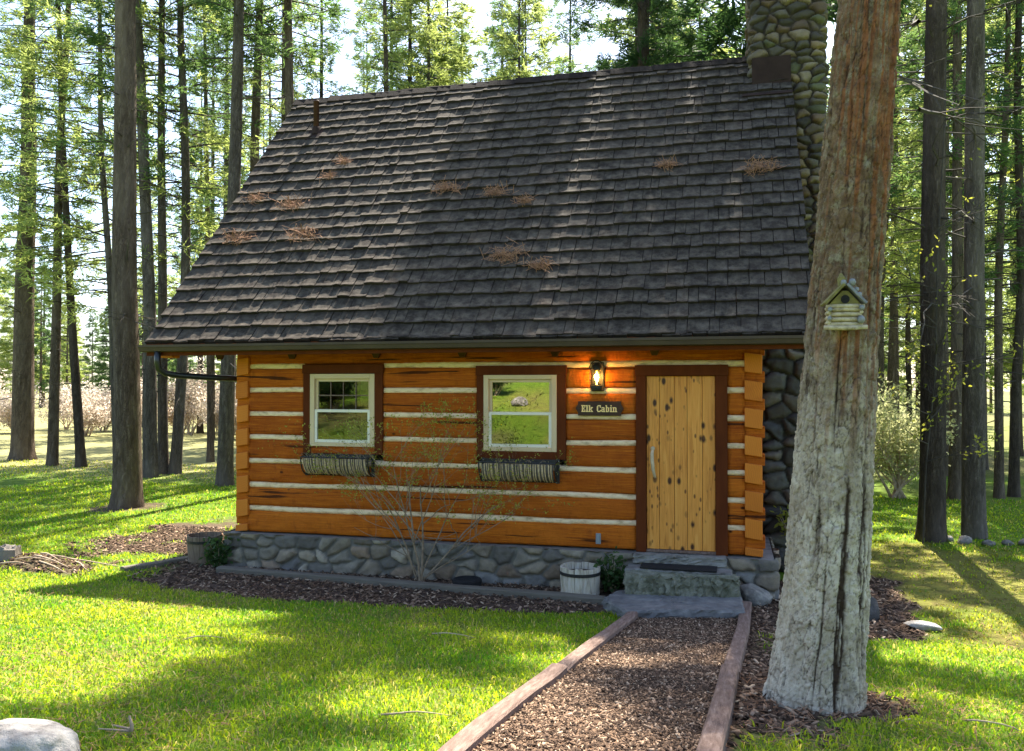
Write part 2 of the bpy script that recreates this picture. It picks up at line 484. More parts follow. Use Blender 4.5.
# glass
def glassmat(name, refl, tint):
    a = Mat(name)
    gl = a.n('ShaderNodeBsdfGlossy'); gl.inputs['Roughness'].default_value = .0; gl.inputs['Color'].default_value = (*tint, 1)
    tr = a.n('ShaderNodeBsdfTransparent'); tr.inputs['Color'].default_value = (.85, .88, .86, 1)
    mx = a.n('ShaderNodeMixShader'); mx.inputs[0].default_value = refl
    a.l(tr.outputs[0], mx.inputs[1]); a.l(gl.outputs[0], mx.inputs[2]); a.l(mx.outputs[0], a.out.inputs[0])
    M[name] = a.m
glassmat('pane_glass', .22, (1, .97, .95)); glassmat('pane_screen', .13, (1, .97, .95)); glassmat('pane_dim', .075, (.95, 1, .95))
glassmat('lamp_glass', .10, (1, .9, .7))
a = Mat('lamp_filament'); a.b.inputs['Emission Color'].default_value = (1.0, .50, .10, 1); a.b.inputs['Emission Strength'].default_value = 60
a.color((.8, .5, .2)); M['filament'] = a.m

# ------------------------------------------------------------------ terrain
def H(x, y):
    x = np.asarray(x, float); y = np.asarray(y, float)
    s = np.maximum(-1.3 - y, 0)
    z = np.where(s < 4.9, .138 * s, np.where(s < 9.2, .676 + .05 * (s - 4.9), .891 + .22 * (s - 9.2)))
    z = np.minimum(z, 6.0)
    n = .020 * fbm(x * .9, y * .9, 3.3, 5, 3)
    flat = sstep(-2.4, -1.0, y) * (1 - sstep(7.5, 9, y)) * sstep(-1.5, -.4, x) * (1 - sstep(7.4, 8.2, x))
    far = .25 * fbm(x * .06, y * .06, 1.1, 9, 2) * sstep(14, 30, np.hypot(x - 3, y))
    mound = .20 * np.exp(-(((x + 2.35) / .75) ** 2 + ((y + 1.0) / .42) ** 2)) + .05 * np.exp(-(((x - 6.85) / .9) ** 2 + ((y + 4.5) / .9) ** 2))
    return -.45 + z + n * (1 - flat) + far + mound


BEDX = [-2.0, -1.0, 0, 1.3, 3.2, 4.6, 5.3]
BEDY = [-.2, -1.0, -1.45, -1.68, -1.58, -1.22, -1.1]
def path_edges(y):
    return 5.40 + (y + 1.07) * .0510, 6.50 + (y + .66) * .0472   # x of the left and right timbers

def masks(x, y):
    n = fbm(x * 1.7, y * 1.7, 0, 21, 4); nf = fbm(x * 6, y * 6, 0, 31, 3)
    xl, xr = path_edges(y)
    bed = sstep(-.06, .06, y - np.interp(x, BEDX, BEDY) + n * .16 + nf * .05) * sstep(-1.1, -.6, x + n * .4) * (1 - sstep(6.6, 6.9, x)) * (1 - sstep(3., 5., y))
    path = ((x > xl - .10) & (x < xr + .10) & (y < -.4)).astype(float)
    rt = sstep(xr, xr + .02, x) * (1 - sstep(.35, .6, x - xr - .15 + n * .25)) * sstep(-5.6, -5.0, y) * (1 - sstep(-.2, .6, y))
    rt = rt * (1 - .9 * np.exp(-(((x - 6.85) / .22) ** 2 + ((y + 2.1) / .5) ** 2)))
    ring = 1 - sstep(.42, .62, np.hypot(x - 6.86, (y + 4.45) * 1.1) + n * .14)
    side = (1 - sstep(.8, 1.0, np.hypot((x - 7.55) / .75, (y - .2) / 1.8) + n * .35))
    lpatch = .95 * (1 - sstep(.55, 1.1, np.hypot((x + 1.9) / 1.25, (y - 1.5) / 1.9) + n * .8 + nf * .3))
    mnd = .9 * (1 - sstep(.8, 1.05, np.hypot((x + 2.35) / .95, (y + 1.0) / .45) + n * .3))
    t127 = .9 * (1 - sstep(.5, .8, np.hypot(x + 5.05, y - 4.1) + n * .3))
    dirt = np.clip(np.maximum.reduce([bed, path, rt, ring, side, lpatch, mnd, t127]), 0, 1)
    under = sstep(8.5, 12.5, y + n * 2) * sstep(.15, .45, fbm(x * .35, y * .35, 4, 77, 3) + .25) * .55
    dirt = np.maximum(dirt, under * (x > -6))
    hill = sstep(-9.5, -11.5, y) * sstep(.05, .35, fbm(x * .55, y * .55, 2, 91, 4)) * .9
    dirt = np.maximum(dirt, hill * .5)
    moss = (1 - sstep(.7, 1.1, np.hypot((x - 9.1) / 1.9, (y - 1.6) / 2.6) + n * .5)) * .9
    moss = np.maximum(moss, sstep(-9.5, -11.5, y) * sstep(-.1, .3, fbm(x * .8, y * .8, 2, 95, 4)) * .8)
    meadow = np.maximum(sstep(7.0, 10.5, y + n * 1.2) * sstep(2, -2, x), sstep(14, 20, y) * .6)
    return dirt, moss, meadow


def axis(a, b, fine, lo, hi, g=1.22):
    c = list(np.arange(a, b + 1e-6, fine)); s = fine
    while c[-1] < hi: s *= g; c.append(c[-1] + s)
    s = fine
    while c[0] > lo: s *= g; c.insert(0, c[0] - s)
    return np.array(c)
gx = axis(-6.5, 11.5, .06, -260, 300); gy = axis(-8.0, 7.0, .06, -70, 400)
X, Y = np.meshgrid(gx, gy)
Z = H(X, Y)
d_, m_, me_ = masks(X, Y)
ground = obj('ground', make_mesh('ground', np.stack([X, Y, Z], -1), quads=grid_quads(len(gx), len(gy)), smooth=True,
             colors={'dirt': d_.ravel(), 'moss': m_.ravel(), 'meadow': me_.ravel()}), M['ground'])
tag(ground, kind='structure')

# ------------------------------------------------------------------ cabin
W, DEP = 6.72, 6.44
HR = .31
cabin = empty('log_cabin', (0, 0, 0), 'log cabin of orange hewn timbers with white chinking and steep dark shake roof', 'cabin')
OPEN = [(1.006, 2.112, 1.045, 2.19), (3.35, 4.456, 1.035, 2.16), (5.285, 6.314, -.1, 2.145)]   # rough openings x0,x1,z0,z1

def hewn_piece(x0, x1, z0, z1, seed, yf=0.0, yb=.20):
    nx = max(4, int((x1 - x0) / .035)); xs = np.linspace(x0, x1, nx)
    prof = [(0, yb), (0, .045), (.03, .02), (.09, .006), (.2, .0), (.36, -.003), (.5, -.004), (.64, -.003), (.8, .0), (.91, .006), (.97, .02), (1, .045), (1, yb)]
    nv = len(prof); V = np.zeros((nv, nx, 3))
    e0 = .016 * fbm(xs * .9, seed * 3.1, 0, 3, 3); e1 = .016 * fbm(xs * .9, seed * 3.1 + 9, 0, 4, 3)
    for k, (fz, y) in enumerate(prof):
        zz = z0 + e0 + (z1 + e1 - z0 - e0) * fz
        hew = .011 * noise(xs * 7 + zz * 5, zz * 5 - xs * .8, seed * 1.7, 8) + .006 * fbm(xs * 2.2, zz * 6, seed * 2.3, 12, 3)
        V[k, :, 0] = xs; V[k, :, 1] = yf + y + (hew if y < .04 else 0); V[k, :, 2] = zz
    q = grid_quads(nx, nv)
    return V.reshape(-1, 3), q, nx, nv

def hewn(name, segs, z0, z1, seed, parent):
    VV = []; Q = []; faces = []; off = 0
    for x0, x1 in segs:
        V, q, nx, nv = hewn_piece(x0, x1, z0, z1, seed)
        VV.append(V); faces += (q + off).tolist()
        faces.append([off + k * nx for k in range(nv)]); faces.append([off + k * nx + nx - 1 for k in range(nv)][::-1])
        off += len(V)
    me = make_mesh(name, np.concatenate(VV), faces=faces)
    me.polygons.foreach_set('use_smooth', np.array([len(f) == 4 for f in faces]))
    return obj(name, me, M['log'], parent)

CL, CRN = .205, 6.50           # where the dovetailed corners begin
def spans(z0, z1, a, b, grow=0.0):
    cuts = [(o[0] - grow, o[1] + grow) for o in OPEN if min(z1, o[3]) - max(z0, o[2]) > .045]
    s = []; x = a
    for c0, c1 in cuts:
        if c0 - x > .05: s.append((x, c0))
        x = c1
    if b - x > .02: s.append((x, b))
    return s
for i in range(8):
    z0, z1 = HR * i + (.0 if i == 0 else .030), HR * (i + 1) - .030
    if i == 7: z0, z1 = HR * 7 + .03, 2.72
    for k_, sp in enumerate(spans(z0, z1, CL, CRN)): hewn('wall_log', [sp], z0, z1, i + 1 + .37 * k_, cabin)
ch = MB()
for i in range(1, 8):
    zc = HR * i
    for (x0, x1) in spans(zc - .04, zc + .04, CL, CRN):
        nx = max(3, int((x1 - x0) / .06)); xs = np.linspace(x0, x1, nx)
        pf = [(-.042, .10), (-.036, .034), (-.015, .018), (.015, .020), (.036, .036), (.042, .10)]
        V = []
        for dz, y in pf:
            for x in xs: V.append((x, y + .004 * math.sin(x * 5 + i) + .007 * random.uniform(-1, 1), zc + dz + .006 * math.sin(x * 2.3 + i * 2) ))
        ch.add(V, grid_quads(nx, len(pf)).tolist())
ch.build('chinking', M['chinking'], cabin, smooth=True)

# dovetailed corners: tails of the front logs between the end grain of the side logs
def corner(xa, xb, side):
    tails = MB(); ends = []
    for i in range(9):
        zc = HR * i
        if i < 9:                                # side log end, centred on the chinking line
            z0, z1 = max(zc - .112, 0.0), min(zc + .108, 2.7)
            if i == 0: z1 = .095
            sk = .02 * side
            if side > 0: poly = [(xa, z0 + .015), (xb - .03, z0 - .012 if i else z0), (xb - .03 + random.uniform(-.01, .01), z1 - .015), (xa, z1 + .012)]
            else: poly = [(xa + .03 + random.uniform(-.01, .01), z0 - .012 if i else z0), (xb, z0 + .015), (xb, z1 + .012), (xa + .03, z1 - .015)]
            m = MB().prism(poly, -.03 + random.uniform(-.008, .008), .25)
            ends.append(m)
        if i < 8:
            t0, t1 = zc + .1, zc + HR - .105
            a0, a1 = (xa - .012, xb) if side > 0 else (xa, xb + .012)
            tails.box((a0, .030 + random.uniform(-.006, .006), t0 - .012), (a1, .22, t1 + .012))
    for e in ends: e.build('log_end', M['log_end'], cabin, bevel=.008)
    tails.build('dovetail_notch', M['log'], cabin, bevel=.008)
corner(CRN, W, 1)
corner(0.0, CL, -1)

# side and back walls (stacked logs and gable boards), floor, ceiling
for x0, x1 in ((.02, .22), (W - .22, W - .02)):
    m = MB()
    for i in range(9):
        m.box((x0, .26, max(HR * i - .125, 0)), (x1, DEP - .2, HR * i + .125))
    m.box((x0 + .03, .26, 0), (x1 - .03, DEP - .2, 2.7))
    m.build('side_wall', M['log'], cabin, bevel=.012)
    m = MB()
    xm = (x0 + x1) / 2
    V = [(xm - .04, .1, 2.6), (xm - .04, DEP - .1, 2.6), (xm - .04, 3.22, 6.45), (xm + .04, .1, 2.6), (xm + .04, DEP - .1, 2.6), (xm + .04, 3.22, 6.45)]
    m.add(V, [(0, 1, 2), (5, 4, 3), (0, 3, 4, 1), (1, 4, 5, 2), (2, 5, 3, 0)])
    m.build('gable_board', M['log'], cabin)
m = MB()
for i in range(9): m.box((.22, DEP - .2, max(HR * i - .145, 0)), (W - .22, DEP, HR * i + .145))
m.build('back_wall', M['log'], cabin, bevel=.012)
m = MB().box((.22, .26, -.05), (W - .22, DEP - .2, .0)); m.box((.22, .26, 2.62), (W - .22, DEP - .2, 2.68)); m.box((.22, 3.4, 0), (W - .22, 3.46, 2.62))
m.build('interior_lining', M['interior'], cabin)

# ---- roof
XL, XR_ = -.93, 7.21
EY, EZ, SLP, RY = -.58, 2.45, math.atan(1.1447), 3.22
sl_len = (RY - EY) / math.cos(SLP)
NC = 24; EXP = sl_len / NC
us = Vector((0, math.cos(SLP), math.sin(SLP))); un = Vector((0, -math.sin(SLP), math.cos(SLP)))
def shakes(front=True):
    V = []; F = []; EDG = []
    rr = random.Random(3 if front else 4)
    for r in range(-1, NC):
        x = XL - rr.uniform(0, .1)
        while x < XR_:
            w = rr.choice([rr.uniform(.10, .17), rr.uniform(.16, .26), rr.uniform(.2, .33)])
            x0, x1 = max(x, XL + rr.uniform(-.012, .012)), min(x + w, XR_ + rr.uniform(-.012, .012))
            x += w
            if x1 - x0 < .04: continue
            s0 = max(r, 0) * EXP + rr.uniform(-.014, .014) - (.02 if r < 0 else 0); s1 = s0 + (.30 if r < 0 else .46)
            if r == NC - 1: s1 = s0 + EXP + .02
            s1 = min(s1, sl_len + .02)
            tk = rr.uniform(.043, .060); lift = (0.0 if r < 0 else .006)
            g = rr.uniform(.002, .006)
            n = len(V)
            na = max(2, int((x1 - x0) / .05) + 1)
            cv_ = rr.uniform(-.006, .006); bw = [rr.uniform(-.006, .006) for _ in range(na)]; bt = [rr.uniform(-.004, .004) + cv_ * math.cos(math.pi * (q_ / (na - 1) - .5)) for q_ in range(na)]
            for k in range(na):
                xx = x0 + g + (x1 - x0 - 2 * g) * k / (na - 1)
                for (s, nn) in ((s0 + bw[k], lift), (s0 + bw[k] * .6 + .003, lift + tk * 1.12 + bt[k]), (s0 + .055, lift + tk * .84 + bt[k] * .7), (s1, lift + .008), (s1, lift)):
                    p = Vector((xx, EY, EZ)) + us * s + un * nn
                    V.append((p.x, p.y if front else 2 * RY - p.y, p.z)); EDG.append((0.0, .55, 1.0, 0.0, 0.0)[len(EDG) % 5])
            for k in range(na - 1):
                for j in range(4):
                    q = (n + k * 5 + j, n + (k + 1) * 5 + j, n + (k + 1) * 5 + j + 1, n + k * 5 + j + 1)
                    F.append(q if front else q[::-1])
            F.append(tuple(n + j for j in range(5)) if front else tuple(n + j for j in range(4, -1, -1)))
            e = n + (na - 1) * 5
            F.append(tuple(e + j for j in range(4, -1, -1)) if front else tuple(e + j for j in range(5)))
    return V, F, EDG
V, F, EDG = shakes(True)
roof = obj('roof', make_mesh('roof', V, faces=F, colors={'sunlit_butt': np.array(EDG)}), M['shake'], cabin)
V, F, EDG = shakes(False)
obj('rear_roof_slope', make_mesh('roof', V, faces=F, colors={'sunlit_butt': np.array(EDG)}), M['shake'], roof)
# ridge caps
m = MB(); rr = random.Random(8)
x = XL
while x < 6.6:
    for sgn in (-1, 1):
        lift = .062 + rr.uniform(-.004, .012)
        rot = Matrix.Rotation(sgn * SLP * -1, 3, 'X')
        c0 = Vector((x + .14, RY, 6.80 + lift + .012))
        P = [(-.16, 0, -.012), (.16, 0, -.03), (.16, .16, -.03), (-.16, .16, -.012), (-.16, 0, .012), (.16, 0, -.008), (.16, .16, -.008), (-.16, .16, .012)]
        P = [(px, py * sgn, pz) for px, py, pz in P]
        P = [tuple(c0 + Matrix.Rotation(-sgn * SLP, 3, 'X') @ Vector(p)) for p in P]
        F = [(0, 3, 2, 1), (4, 5, 6, 7), (0, 1, 5, 4), (1, 2, 6, 5), (2, 3, 7, 6), (3, 0, 4, 7)]
        m.add(P, F if sgn > 0 else [f[::-1] for f in F])
    x += .22
m.build('ridge_cap', M['shake'], roof)
# deck under the shakes, fascia, rafters
def slope_box(m, x0, x1, s0, s1, n0, n1, mirror=False):
    P = []
    for nn in (n0, n1):
        for s, xx in ((s0, x0), (s0, x1), (s1, x1), (s1, x0)):
            p = Vector((xx, EY, EZ)) + us * s + un * nn
            P.append((p.x, 2 * RY - p.y if mirror else p.y, p.z))
    F = [(0, 3, 2, 1), (4, 5, 6, 7), (0, 1, 5, 4), (1, 2, 6, 5), (2, 3, 7, 6), (3, 0, 4, 7)]
    m.add(P, [f[::-1] for f in F] if mirror else F)
m = MB()
for mir in (False, True): slope_box(m, XL + .03, XR_ - .03, .03, sl_len - .03, -.03, -.002, mir)
m.build('roof_deck', M['soffit_wood'], roof)
m = MB()
for mir in (False, True):
    for xx in (XL + .01, XR_ - .05): slope_box(m, xx, xx + .04, .02, sl_len - .08, -.17, -.032, mir)
m.build('rake_board', M['lead_flashing'], roof)
xs = [-.80, -.18, .85, 1.95, 3.0, 4.05, 5.15, 6.2, 6.95]
for xx in xs:
    m = MB(); slope_box(m, xx - .05, xx + .05, .09, sl_len - .12, -.17, -.033)
    m.build('rafter', M['dark_wood_trim'], roof)
# top plate log poking out past the gable to the verge
m = MB().box((XL + .12, .02, 2.37), (.0, .2, 2.60)); m.build('plate_end', M['log'], cabin, bevel=.015)
m = MB().box((XL + .06, -.40, 2.28), (XL + .26, -.24, 2.44)); m.build('lookout_end', M['log_end'], cabin, bevel=.012)
for bx0 in (-.22, .85, 2.03, 3.17, 4.33, 5.5): MB().prism([(bx0 - .075, 2.37), (bx0 - .03, 2.265), (bx0 + .03, 2.265), (bx0 + .075, 2.37)], -.05, .0).build('bracket', M['soffit_wood'], cabin, bevel=.004)
# gutter and downspout
m = MB()
pf = [(-.60, 2.345), (-.69, 2.355), (-.705, 2.40), (-.715, 2.405), (-.715, 2.435), (-.70, 2.435), (-.695, 2.41), (-.675, 2.368), (-.605, 2.36), (-.605, 2.43), (-.595, 2.43)]
n = len(pf); V = [(XL - .02, y, z) for y, z in pf] + [(XR_ + .02, y, z) for y, z in pf]
m.add(V, [(i, (i + 1) % n, (i + 1) % n + n, i + n) for i in range(n)] + [(0, 1, 2, 3, 4, 5, 6, 7, 8, 9, 10)[::-1], tuple(range(n, 2 * n))])
m.build('gutter', M['brown_metal'], cabin)
m = MB().box((XL + .02, -.592, 2.30), (XR_ - .02, -.555, 2.46)); m.build('fascia', M['dark_wood_trim'], cabin)
ds = [(-.70, -.65, 2.36), (-.70, -.65, 2.22), (-.695, -.63, 2.13), (-.66, -.55, 2.075), (-.55, -.42, 2.05), (-.34, -.2, 2.03), (-.08, .06, 2.015), (-.07, .30, 2.0), (-.07, .50, 1.96), (-.07, .55, 1.85), (-.07, .55, 0.0), (-.07, .55, -.42)]
MB().tube(ds, .040, 8).build('downspout', M['black_metal'], cabin, smooth=True)
# vent pipe on the roof
vp = Vector((-.18, 2.53, 6.01))
MB().lathe([(.045, -.1), (.045, .54), (.05, .54), (.05, .56), (.0, .56)], 12, vp).build('vent_pipe', M['vent_brown'], cabin, smooth=True)
rot = Matrix.Rotation(SLP, 3, 'X')
m = MB().box(tuple(vp + Vector((-.13, -.17, .03))), tuple(vp + Vector((.13, .17, .045))), rot, vp)
m.lathe([(.085, .0), (.06, .12), (.05, .13), (.05, 0)], 12, vp)
m.build('vent_flashing', M['lead_flashing'], cabin)

# ---- stonework
PAL = np.array((1.12, 1.0, .84)) * np.array([(.19, .185, .18), (.25, .235, .21), (.15, .15, .16), (.29, .26, .215), (.13, .125, .12), (.22, .195, .165), (.33, .31, .275), (.18, .185, .195), (.24, .19, .15)])
PALC = np.array([(.14, .105, .065), (.22, .155, .085), (.11, .092, .066), (.085, .07, .048), (.19, .145, .095), (.065, .055, .04), (.24, .19, .12), (.13, .085, .05), (.12, .12, .06)])
PALD = np.array([(.10, .09, .08), (.14, .12, .095), (.075, .072, .07), (.11, .095, .075), (.16, .15, .13), (.085, .075, .06), (.18, .15, .12)])
def stone_wrap(name, path, z0, z1, cu, cv, amp, pal, seed, parent, closed=True, res=.018, mortar=(.10, .09, .075), cap=False, rc=.07, label=None, mw=.05):
    """a skin of rounded field stones round a plan path (list of x,y, counter-clockwise seen from above)"""
    P = []
    n = len(path)
    for i in range(n):                          # round the corners of the plan
        p = Vector((*path[i], 0)).xy
        if not closed and i in (0, n - 1): P.append(p); continue
        a_ = (Vector(path[i - 1]) - p).normalized(); b_ = (Vector(path[(i + 1) % n]) - p).normalized()
        for t in np.linspace(0, 1, 6):
            P.append((p + a_ * rc) * (1 - t) ** 2 + p * 2 * t * (1 - t) + (p + b_ * rc) * t ** 2)
    if closed: P.append(P[0])
    P = np.array([(q[0], q[1]) for q in P]); L = np.concatenate([[0], np.cumsum(np.hypot(*np.diff(P, axis=0).T))])
    per = L[-1]; nu = int(per / res); uu = np.linspace(0, per, nu, endpoint=not closed)
    px = np.interp(uu, L, P[:, 0]); py = np.interp(uu, L, P[:, 1])
    e = .012
    um = (lambda q: np.mod(q, per)) if closed else (lambda q: np.clip(q, 0, per))
    tx = np.interp(um(uu + e), L, P[:, 0]) - np.interp(um(uu - e), L, P[:, 0]); ty = np.interp(um(uu + e), L, P[:, 1]) - np.interp(um(uu - e), L, P[:, 1])
    tl = np.hypot(tx, ty) + 1e-9; nx_, ny_ = ty / tl, -tx / tl
    nv = max(4, int((z1 - z0) / res)); zz = np.linspace(z0, z1, nv)
    U, Zg = np.meshgrid(uu, zz)
    ncell = max(3, round(per / cu)); su = ncell / per
    wob = .30 * fbm(U * 4, Zg * 4, seed, 17, 3)
    row = Zg / cv + wob * 1.2 + .55 * noise(U * .9, 0 * U, seed, 3)
    f1, fd, r1, r2 = worley(U * su + wob, row, seed, .8, ncell if closed else None)
    fd = fd + .05 * fbm(U * 14, Zg * 14, seed, 23, 3); h = sstep(mw, mw + .14, fd) * .62 + .38 * sstep(.05, .55, fd)
    h = h * amp * (.65 + .6 * r2) + .012 * fbm(U * 16, Zg * 16, seed, 5, 4) * sstep(.04, .14, fd)
    cidx = (r1 * len(pal) * .999).astype(int)
    c = pal[cidx] * (.72 + .5 * r2)[..., None]
    mt = sstep(mw + .06, mw - .01, fd)[..., None]
    c = c * (1 + .30 * fbm(U * 9, Zg * 9, seed, 41, 4))[..., None]; c = c * (1 - mt) + np.array(mortar) * mt
    V = np.stack([px[None] + nx_[None] * h, py[None] + ny_[None] * h, Zg], -1).reshape(-1, 3)
    q = grid_quads(nu, nv, closed)
    me = make_mesh(name, V, quads=q, smooth=True, colors={'Col': c.reshape(-1, 3)})
    return obj(name, me, M['stone'], parent, label=label)

stone_wrap('foundation', [(-.07, DEP), (-.07, -.10), (W + .10, -.10), (W + .10, DEP)], -.62, -.004, .27, .165, .055, PAL, 3, cabin, closed=False, mw=.085, mortar=(.17, .155, .13), res=.014)
MB().box((-.05, -.09, -.06), (W + .09, DEP, -.012)).build('foundation_cap', M['slate_grey'], cabin)
stone_wrap('chimney', [(6.68, 2.82), (7.63, 2.82), (7.63, 3.86), (6.68, 3.86)], 2.7, 9.2, .205, .125, .085, PALC, 12, cabin, mortar=(.05, .038, .024), mw=.07, res=.015)
MB().box((6.55, 2.70, 9.15), (7.73, 3.96, 9.27)).build('chimney_cap', M['slate_grey'], cabin, bevel=.02)
stone_wrap('chimney_base', [(6.77, 1.42), (7.78, 1.42), (7.78, 4.95), (6.77, 4.95)], -.6, 2.75, .30, .18, .085, PALD, 21, cabin, mortar=(.035, .028, .022), mw=.06)
MB().box((6.80, 1.45, 2.70), (7.75, 4.92, 2.76)).build('chimney_shoulder', M['slate_grey'], cabin)
# flashing where the chimney meets the shakes
m = MB().box((6.66, 2.70, 6.10), (7.195, 2.84, 6.64)); m.build('chimney_flashing', M['lead_flashing'], cabin)
m = MB(); s_ = (2.52 - EY) / math.cos(SLP); slope_box(m, 6.52, 7.20, s_ - .04, s_ + .02, .062, .072); m.build('flashing_apron', M['lead_flashing'], cabin)

# ---- windows
def window(x0, x1, z0, z1, tx0, tx1, tz1, tz0, grid, sill):
    wf = MB()
    wf.box((tx0, -.022, tz0), (x0, .14, tz1 - .115)); wf.box((x1, -.022, tz0), (tx1, .14, tz1 - .115)); wf.box((tx0 - .01, -.034, tz1 - .115), (tx1 + .01, .14, tz1))
    if sill: wf.box((x0, -.03, tz0), (x1, .14, z0))
    w = wf.build('window', M['dark_wood_trim'], cabin, bevel=.005)
    if not sill: MB().box((x0, .0, tz0), (x1, .14, z0)).build('sill_log', M['log'], w)
    m = MB(); t = .062
    m.box((x0, -.028, z0), (x0 + t, .09, z1)); m.box((x1 - t, -.028, z0), (x1, .09, z1)); m.box((x0 + t, -.028, z1 - t), (x1 - t, .09, z1)); m.box((x0 + t, -.028, z0), (x1 - t, .09, z0 + .05))
    m.build('window_frame', M['tan_vinyl'], w, bevel=.004)
    zm = (z0 + z1) / 2 - .01; a, b = x0 + t, x1 - t; s = .036
    m = MB(); m.box((a, .012, zm - .02), (a + s, .045, z1 - t)); m.box((b - s, .012, zm - .02), (b, .045, z1 - t)); m.box((a + s, .012, z1 - t - s), (b - s, .045, z1 - t)); m.box((a + s, .012, zm - .02), (b - s, .045, zm + .02))
    m.build('upper_sash', M['tan_vinyl'], w, bevel=.003)
    m = MB(); lz = z0 + .05
    m.box((a, -.018, lz), (a + s, .011, zm + .018)); m.box((b - s, -.018, lz), (b, .011, zm + .018)); m.box((a + s, -.018, lz), (b - s, .011, lz + s)); m.box((a + s, -.018, zm - .018), (b - s, .011, zm + .018))
    m.build('lower_sash', M['white_vinyl'], w, bevel=.003)
    MB().box((a + s, .026, zm + .02), (b - s, .030, z1 - t - s)).build('pane', M['pane_dim' if grid else 'pane_glass'], w)
    MB().box((a + s, -.006, lz + s), (b - s, -.002, zm - .018)).build('pane', M['pane_dim' if grid else 'pane_screen'], w)
    if grid:
        m = MB(); ww = b - a - 2 * s
        for k in range(1, 4): m.box((a + s + ww * k / 4 - .006, .016, zm + .02), (a + s + ww * k / 4 + .006, .022, z1 - t - s))
        zz = (zm + .02 + z1 - t - s) / 2; m.box((a + s, .0135, zz - .008), (b - s, .0157, zz + .008))
        m.build('muntin_grid', M['timber_red'], w)
    return w
window(1.106, 2.003, 1.142, 2.068, 1.006, 2.112, 2.19, 1.045, True, False)['label'] = 'window with a grid of muntins in its upper sash'
window(3.44, 4.347, 1.127, 2.055, 3.35, 4.456, 2.16, 1.035, False, True)['label'] = 'window without muntins reflecting the bright lawn'

# ---- door
dw = MB()
dw.box((5.285, -.03, -.004), (5.40, .18, 2.03)); dw.box((6.183, -.03, -.004), (6.314, .18, 2.03)); dw.box((5.275, -.04, 2.03), (6.325, .18, 2.155))
dw.build('door_frame', M['dark_wood_trim'], cabin, bevel=.006)
dm = MB(); px = [5.402, 5.55, 5.72, 5.865, 6.035, 6.181]
for k in range(5): dm.box((px[k] + .002, .02 + .0015 * (k % 2), .03), (px[k + 1] - .002, .07, 2.027))
door = dm.build('door', M['door'], cabin, bevel=.005)
m = MB()
hp = [(5.475, -.02, 1.17), (5.472, -.045, 1.13), (5.475, -.055, 1.05), (5.485, -.05, .95), (5.50, -.03, .87), (5.502, .012, .85)]
m.tube([(5.476, .015, 1.175)] + hp, [.015, .017, .020, .021, .019, .016, .012], 8)
m.tube([(5.476, .02, 1.19), (5.476, -.012, 1.19)], .024, 10)
m.build('door_handle', noisy('antler', (.42, .32, .20), (.66, .54, .38), 12, rough=.5).m, door, smooth=True)
MB().box((5.400, -.012, -.002), (6.183, .18, .028)).build('threshold', M['timber_red'], cabin, bevel=.004)
m = MB().box((4.815, -.032, .062), (4.872, .0, .185)); m.box((4.828, -.038, .08), (4.86, -.032, .165))
m.build('outlet_box', M['grey_plastic'], cabin, bevel=.004)

# ---- lantern by the door
lan = empty('wall_lantern', (4.84, -.006, 2.02), 'lit black carriage lantern glowing on the log wall above the sign', 'lantern')
m = MB().box((-.075, -.02, -.17), (.075, .0, .17)); m.box((-.02, -.11, .1), (.02, -.02, .125)); m.build('back_plate', M['black_iron'], lan, bevel=.008)
c0 = (0, -.105, 0)
m = MB(); m.lathe([(.0, -.155), (.062, -.15), (.068, -.135), (.068, -.105), (.052, -.10), (.052, -.09), (.0, -.09)], 20, c0); m.build('base', M['black_iron'], lan, smooth=False)
m = MB(); m.lathe([(.0, .168), (.02, .165), (.028, .15), (.05, .135), (.056, .12), (.048, .105), (.05, .085), (.044, .075), (.0, .075)], 20, c0)
m.tube([(math.cos(t) * .085, -.105, .09 + math.sin(t) * .10) for t in np.linspace(0, math.pi, 13)], .006, 6)
m.build('cap', M['black_iron'], lan)
for a_ in (0, 90, 180, 270):
    t = R(a_ + 0); cx, sy = math.cos(t), math.sin(t)
    MB().tube([(cx * .066, -.105 + sy * .066, -.12), (cx * .078, -.105 + sy * .078, -.05), (cx * .078, -.105 + sy * .078, .05), (cx * .055, -.105 + sy * .055, .11)], .0055, 6).build('cage_wire', M['black_iron'], lan)
m = MB(); m.lathe([(.040, -.09), (.055, -.06), (.060, -.02), (.054, .03), (.042, .075)], 20, c0)
mm = make_mesh('glass_chimney', m.v, faces=m.f[:-2], smooth=True); obj('glass_chimney', mm, M['lamp_glass'], lan)
m = MB(); m.lathe([(.0, -.05), (.012, -.045), (.026, -.01), (.024, .015), (.012, .035), (.0, .04)], 14, c0); m.build('bulb', M['filament'], lan, smooth=True)
pl = bpy.data.lights.new('lantern_light', 'POINT'); pl.energy = 3.2; pl.color = (1.0, .52, .14); pl.shadow_soft_size = .03
plo = bpy.data.objects.new('lantern_light', pl); plo.parent = lan; plo.location = (0, -.105, .0); col.objects.link(plo)

